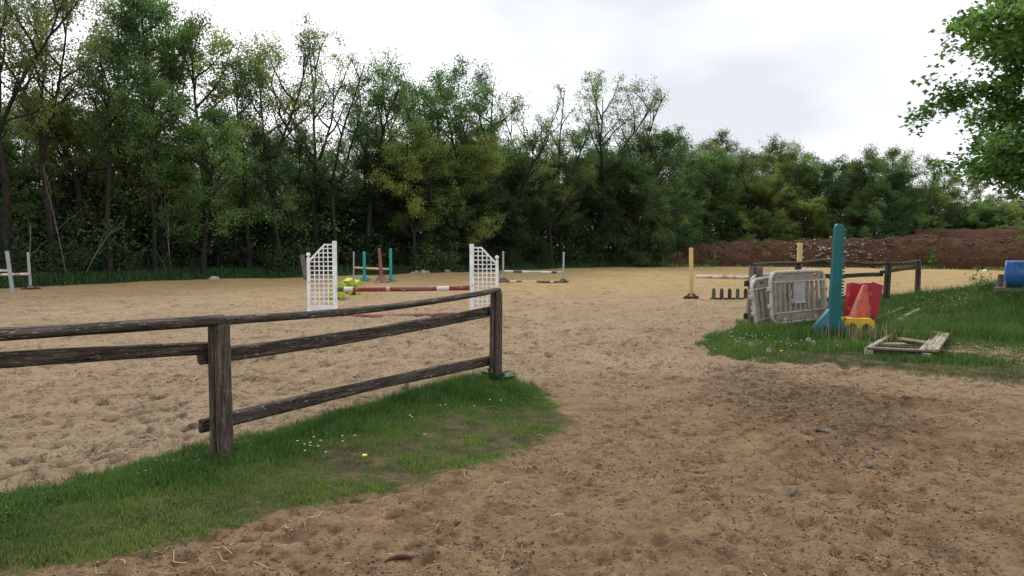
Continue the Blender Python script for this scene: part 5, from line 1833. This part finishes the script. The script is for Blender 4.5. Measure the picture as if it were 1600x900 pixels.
# ----------------------------------------------------------------- flowers and weeds
M_PETAL = worn_mat('white_petals', (0.75, 0.75, 0.72), (0.7, 0.7, 0.66), wear=0.0)
M_DYEL = worn_mat('dandelion_yellow', (0.75, 0.55, 0.02), (0.6, 0.42, 0.02), wear=0.0)
M_STEM = worn_mat('green_stem', (0.09, 0.13, 0.05), (0.1, 0.12, 0.05), wear=0.0)
M_FLUFF = worn_mat('dandelion_fluff', (0.50, 0.50, 0.45), (0.42, 0.42, 0.36), wear=0.1, scale=60)
DAISY = None
fr_ = random.Random(4)
for i in range(22):
    if i < 9:
        px, py = fr_.gauss(492, 26), fr_.gauss(702, 7)
    else:
        px, py = fr_.choice([(553, 690), (718, 664), (657, 688), (545, 640), (640, 655), (785, 632), (770, 628), (760, 650), (740, 640), (470, 712), (560, 668), (690, 640)])
        px += fr_.gauss(0, 6)
    yy = 1.60 * F_PX / (py - HORIZON)
    x = sx(px, yy)
    lab = 'small white daisy in the short grass of the near strip'
    if DAISY is None:
        DAISY = thing('daisy', lab, 'daisy', (x, yy, gh(x, yy)), 0, 'daisies in the near grass strip')
        MB().tube([(0, 0, 0), (0.004, 0, 0.06)], 0.0015, 4).build('stem', M_STEM, DAISY)
        pt_ = []
        for k in range(20):
            a = 2 * PI * k / 20
            r = 0.011 if k % 2 else 0.007
            pt_.append((0.004 + r * math.cos(a), r * math.sin(a), 0.062 + (0.003 if k % 2 else 0.001)))
        MB().add(pt_ + [(0.004, 0, 0.060)], [(k, (k + 1) % 20, 20) for k in range(20)]).build('petals', M_PETAL, DAISY)
        MB().lathe([(0.0035, 0.060), (0.003, 0.064), (0.0015, 0.065)], (0.004, 0, 0), 8).build('centre', M_DYEL, DAISY)
    else:
        copy_thing(DAISY, (x, yy, gh(x, yy)), fr_.uniform(0, 6), (1, 1, fr_.uniform(0.8, 1.3)))

# white clover and daisies far off on the bank: a sprinkle
n = 420
x = np.r_[rng.normal(9.9, 0.9, 260), rng.normal(3.9, 0.5, 60), rng.normal(8.2, 0.6, 100)]
y = np.r_[rng.normal(15.9, 0.7, 260), rng.normal(11.4, 0.5, 60), rng.normal(14.2, 0.6, 100)]
tag(lumps('meadow_flowers', np.stack([x, y, ground_height(x, y) + rng.uniform(0.09, 0.2, n)], 1), rng.uniform(0.010, 0.018, n), M_PETAL, 14, 0.4), 'sprinkle of white flowers in the long grass of the bank', 'flowers', kind='stuff')


def dandelion(label, x, y, h, puff, group):
    t = thing('dandelion', label, 'dandelion', (x, y, gh(x, y)), fr_.uniform(0, 6), group)
    MB().tube([(0, 0, 0), (0.008, 0, h * 0.6), (0.004, 0, h)], 0.004, 5).build('stem', M_STEM, t)
    mb = MB()
    if puff:
        for k in range(90):
            z_ = 1 - 2 * (k + 0.5) / 90
            a = k * 2.39996
            r = math.sqrt(1 - z_ * z_)
            d = Vector((r * math.cos(a), r * math.sin(a), z_))
            s1_ = d.orthogonal().normalized() * 0.010
            c0 = Vector((0.004, 0, h + 0.02))
            mb.add([c0, c0 + d * 0.03 + s1_, c0 + d * 0.03 - s1_], [(0, 1, 2)])
        mb.build('seed_head', M_FLUFF, t)['kind'] = 'stuff'
    else:
        mb.lathe([(0.006, h - 0.005), (0.021, h + 0.006), (0.018, h + 0.012), (0.006, h + 0.014)], (0.004, 0, 0), 14).build('flower', M_DYEL, t)
    return t


for px, py, base, lab in ((1264, 536, 557, 'left dandelion clock of the pair in front of the teal post'), (1272, 541, 560, 'right dandelion clock of the pair in front of the teal post'),
                          (1175, 541, 556, 'dandelion clock at the left front of the right verge'), (1202, 546, 560, 'dandelion clock near the yellow stalks on the right verge')):
    yy = 1.62 * F_PX / (base - HORIZON)
    dandelion(lab, sx(px, yy), yy, (base - py) / F_PX * yy + 0.02, True, 'dandelion clocks')
for px, py, base, lab in ((1412, 503, 515, 'yellow dandelion flower in the grass above the broken pallet, the further one'), (1405, 513, 525, 'yellow dandelion flower in the grass just above the broken pallet, the nearer one'),
                          (567, 713, 722, 'yellow dandelion flower alone in the near grass strip'), (1222, 548, 560, 'yellow dandelion flower among stalks on the right verge')):
    yy = 1.62 * F_PX / (base - HORIZON)
    dandelion(lab, sx(px, yy), yy, (base - py) / F_PX * yy, False, 'yellow dandelions')


def leafy_weed(name, label, cat, x, y, n, L, seed, mat):
    t = thing(name, label, cat, (x, y, gh(x, y)), 0)
    rng = random.Random(seed)
    for k in range(n):
        a = 2 * PI * k / n + rng.uniform(-0.3, 0.3)
        l = L * rng.uniform(0.6, 1.1)
        up_ = rng.uniform(0.6, 1.25)
        mb = MB()
        w = l * 0.16
        vs = []
        for i in range(6):
            f = i / 5
            ww = w * math.sin(PI * (0.1 + 0.88 * f)) + 0.003
            r = l * (math.cos(up_) * f + 0.25 * f * f)
            z_ = l * (math.sin(up_) * f - 0.30 * f * f)
            for s in (-1, 0, 1):
                vs.append((math.cos(a) * r - math.sin(a) * ww * s, math.sin(a) * r + math.cos(a) * ww * s, z_ + 0.25 * ww * abs(s)))
        fs = []
        for i in range(5):
            for s in range(2):
                fs.append((i * 3 + s, i * 3 + s + 1, i * 3 + s + 4, i * 3 + s + 3))
        mb.add(vs, fs).build('leaf', mat, t, True)
    return t


M_DOCK = leaf_mat('dock_leaf', False, base=(0.030, 0.075, 0.030), transl=0.2, var=0.0, hue=0.0)
leafy_weed('dock_plant', 'broad leaved dock plant growing against the end post of the near fence', 'plant', A2[0] + 0.01, A2[1] - 0.14, 13, 0.30, 3, M_DOCK)
leafy_weed('dock_plant', 'small broad leaved weed in the grass left of the end post', 'plant', A2[0] - 0.30, A2[1] - 0.35, 9, 0.20, 5, M_DOCK)
# thin shrub growing by the timber bed
t = thing('weed_bush', 'thin straggly green plant on the sand left of the drum', 'plant', (sx(1546, 16.2), 16.2, gh(sx(1546, 16.2), 16.2)))
W_ = Wood()
rs_ = np.random.RandomState(8)
cen = []
for k in range(6):
    st, _ = walk(rs_, np.array([0, 0, 0.0]), np.array([rs_.normal(-0.3, 0.5), rs_.normal(0, 0.3), 1.0]), rs_.uniform(0.3, 0.75), 4, 0.2, 0)
    W_.tube(st, np.linspace(0.008, 0.003, 5), 4)
    cen += [st[2], st[3], st[4]]
lv, lt = leaves_at(rs_, np.array(cen), None, np.full(len(cen), 0.05), 5, 0.07, np.full(len(cen), 0.6))
a_ = np_mesh('stems', np.concatenate(W_.v), [np.concatenate(W_.f)])
link_mesh('stems', a_, M_STEM, t)
lo = link_mesh('leaves', np_mesh('leaves', lv, [np.arange(len(lv)).reshape(-1, 4)], tint=lt), M_LEAF, t)
lo.color = (*C_OLIVE, 1)

# ----------------------------------------------------------------- pale bare saplings and the upturned root plate at the wood edge
SAP = [(106, 1.4, (0.0, -0.10), 5.2, 'pale bare sapling leaning left among the trunks, left of the crooked one'),
       (130, 1.2, (0.10, 0.04), 3.4, 'crooked pale stem standing out against the dark wood at the left'),
       (262, 1.2, (-0.42, 0.0), 1.9, 'short pale dead stem leaning steeply left beside the multi stemmed sapling'),
       (268, 1.5, (0.05, 0.1), 4.6, 'thin grey multi stemmed sapling right of the steep leaning stem'),
       (45, 1.0, (-0.14, 0.1), 2.6, 'pale stem leaning left behind the leftmost jump posts')]
for i, (px, off_, ln, H, lab) in enumerate(SAP):
    x, y = bearing_to_edge(px, off_)
    t = thing('bare_sapling', lab, 'sapling', (x, y, land1(x, y)), 0, 'pale bare saplings at the wood edge')
    rs_ = np.random.RandomState(100 + i)
    st, _ = walk(rs_, np.array([0, 0, -0.1]), np.array([ln[0], ln[1], 1.0]), H, 9, 0.10, 0.02)
    W_ = Wood()
    W_.tube(st, np.linspace(0.030, 0.011, 10), 7)
    link_mesh('stem', np_mesh('stem', np.concatenate(W_.v), [np.concatenate(W_.f)], smooth_shade=True), M_PALEBARK, t)
    for k in range(4 if i != 2 else 1):
        j = 4 + k
        tw, _ = walk(rs_, st[j], np.array([rs_.normal(0, 0.6), rs_.normal(0, 0.5), 0.8]), H * 0.3, 5, 0.16, 0.03)
        W_ = Wood()
        W_.tube(tw, np.linspace(0.016, 0.005, 6), 5)
        link_mesh('twig', np_mesh('twig', np.concatenate(W_.v), [np.concatenate(W_.f)], smooth_shade=True), M_PALEBARK, t)
x, y = bearing_to_edge(693, 1.9)
t = thing('root_plate', 'upturned reddish root plate with broken pale roots in front of the dark wood', 'tree stump', (x, y, land1(x, y)), R(10))
import bmesh
bm = bmesh.new()
bmesh.ops.create_icosphere(bm, subdivisions=4, radius=1.0)
for v_ in bm.verts:
    p = v_.co.copy()
    f = 1 + 0.22 * math.sin(p.x * 5 + 1) * math.sin(p.z * 6) + 0.12 * math.sin(p.x * 13 + p.z * 9) + random.uniform(-0.07, 0.07)
    v_.co = Vector((p.x * 0.72 * f, p.y * 0.34 * f, p.z * 0.72 * f + 0.50))
me = bpy.data.meshes.new('root_ball')
bm.to_mesh(me)
bm.free()
link_mesh('root_ball', me, worn_mat('red_root_soil', (0.055, 0.027, 0.018), (0.10, 0.06, 0.045), wear=0.3, scale=7, rough=0.95), t)
for k in range(9):
    a = random.uniform(0, 2 * PI)
    rs_ = np.random.RandomState(200 + k)
    p0 = np.array([0.45 * math.cos(a), -0.25, 0.52 + 0.45 * math.sin(a)])
    r_, _ = walk(rs_, p0, np.array([math.cos(a), -0.5, math.sin(a) * 0.8]), random.uniform(0.35, 0.8), 4, 0.3, 0)
    MB().tube([tuple(q) for q in r_], [0.045, 0.04, 0.03, 0.025, 0.012], 6).build('root', M_PALEBARK, t)
beam('log', (-0.85, -0.25, 0.12), (-0.05, -0.45, 0.10), 0.13, 0.13, M_PALEBARK, t, 130, 'round', segs=5)

# ----------------------------------------------------------------- the maple that hangs into the picture from the right
rs_ = np.random.RandomState(404)
mx, my = 12.5, 13.2
mz = gh(mx, my)
mp = thing('maple_tree', 'near maple with broad fresh green leaves overhanging the right side of the view', 'tree', (mx, my, mz))
Wt, Bt = Wood(), Wood()
tr_p, _ = walk(rs_, np.array([0, 0, -0.5]), np.array([0.02, 0.0, 1]), 7.4, 10, 0.03, 0.02)
Wt.tube(tr_p, 0.24 * (1.1 - np.linspace(0, 1, 11)), 10)
cen, dirs, tin = [], [], []


def in_crown(p, slack=0.0):
    zz = p[2] + mz
    return math.hypot(p[0], p[1]) < 4.55 * math.sqrt(max(0.03, 1 - ((zz - 4.7) / 2.95) ** 2)) + slack and zz > 2.42 + 0.62 * min(2.0, max(0.0, 9.2 - p[0] - mx))



for k in range(150):
    t_ = (k + rs_.rand()) / 150
    zf = 0.26 + 0.70 * t_
    i = min(int(zf * 10), 9)
    p0 = tr_p[i] + (tr_p[i + 1] - tr_p[i]) * (zf * 10 - i)
    a = k * 2.399 + rs_.normal(0, 0.2)
    env = math.sin(PI * (0.20 + 0.72 * t_)) ** 0.8
    L = 5.4 * env * rs_.uniform(0.6, 1.05)
    el = 0.22 + 0.55 * t_ + rs_.normal(0, 0.24)
    limb, _ = walk(rs_, p0, np.array([math.cos(a) * math.cos(el), math.sin(a) * math.cos(el), math.sin(el)]), L, 7, 0.09, -0.035 + 0.03 * t_)
    keep = 1
    while keep < 8 and in_crown(limb[keep]):
        keep += 1
    if keep < 4:
        continue
    # resample the part that stays inside the crown
    q_ = np.linspace(0, keep - 1, 8)
    limb = np.stack([np.interp(q_, np.arange(8), limb[:, k_]) for k_ in range(3)], 1)
    Bt.tube(limb, np.linspace(0.02 + 0.010 * L, 0.008, 8), 6)
    facing = math.cos(a - PI)                       # only the side towards the arena can be seen
    ct = rs_.uniform(0.25, 0.75)
    for q in range(15):
        f2 = (0.22 + 0.78 * (q + rs_.rand()) / 15) * 7
        j = min(int(f2), 6)
        p1 = limb[j] + (limb[j + 1] - limb[j]) * (f2 - j)
        dd = (limb[j + 1] - limb[j]) / np.linalg.norm(limb[j + 1] - limb[j]) + rs_.normal(0, 0.6, 3) * np.array([1, 1, 0.45])
        sub, de = walk(rs_, p1, dd, rs_.uniform(0.35, 1.1), 4, 0.16, -0.04)
        if not in_crown(sub[-1], 0.15):
            continue
        Bt.tube(sub, np.linspace(0.011, 0.003, 5), 4)
        for w in range(5 if facing > -0.35 else 2):
            cen.append(sub[rs_.randint(1, 5)])
            dirs.append(de)
            tin.append(np.clip(ct + rs_.normal(0, 0.13), 0, 1))
cen = np.array(cen)
tin = np.array(tin)
vis = (cen[:, 0] + mx) / (cen[:, 1] + my) < 0.84            # the far side of the crown is never seen
cen, tin = cen[vis], tin[vis]
per = 22
n = len(cen) * per
c = np.repeat(cen, per, 0) + rs_.normal(0, 1, (n, 3)) * np.array([0.14, 0.14, 0.10])
lob = []
for k in range(8):                                   # lobed outline
    a = PI / 2 + 2 * PI * k / 8
    r = (1.0, 0.50, 0.92, 0.45, 0.55, 0.45, 0.92, 0.50)[k]
    lob.append((r * math.cos(a) * 0.55, r * math.sin(a) * 0.6))
lob = np.array(lob)
s = 0.098 * rs_.uniform(0.6, 1.25, n)
az = rs_.uniform(0, 2 * PI, n)
pit = rs_.normal(-0.5, 0.5, n)
rol = rs_.normal(0, 0.45, n)
u = np.stack([np.cos(az) * np.cos(pit), np.sin(az) * np.cos(pit), np.sin(pit)], 1)
w = np.stack([-np.sin(az), np.cos(az), np.zeros(n)], 1)
nn = np.cross(u, w)
w = w * np.cos(rol)[:, None] + nn * np.sin(rol)[:, None]
nn = np.cross(u, w)
ring = c[:, None, :] + (lob[None, :, 0:1] * w[:, None, :] + lob[None, :, 1:2] * u[:, None, :] + 0.06 * np.abs(lob[None, :, 0:1]) * nn[:, None, :]) * s[:, None, None] * 1.25
v = np.concatenate([c[:, None, :], ring], 1).reshape(-1, 3)
k = (np.arange(n) * 9)[:, None]
tri = np.concatenate([k + np.array([0, 1 + i, 1 + (i + 1) % 8]) for i in range(8)])
tv = np.repeat(np.clip(np.repeat(tin, per) + rs_.normal(0, 0.10, n), 0, 1), 9)
tr_o = link_mesh('trunk', np_mesh('trunk', np.concatenate(Wt.v), [np.concatenate(Wt.f)], smooth_shade=True), M_BARK, mp)
link_mesh('branches', np_mesh('branches', np.concatenate(Bt.v), [np.concatenate(Bt.f)], smooth_shade=True), M_BARK, tr_o)
cr = link_mesh('crown', np_mesh('crown', v, [tri], tint=tv), M_LEAF, mp)
cr.color = (0.100, 0.185, 0.050, 1)
print('maple leaves', n)
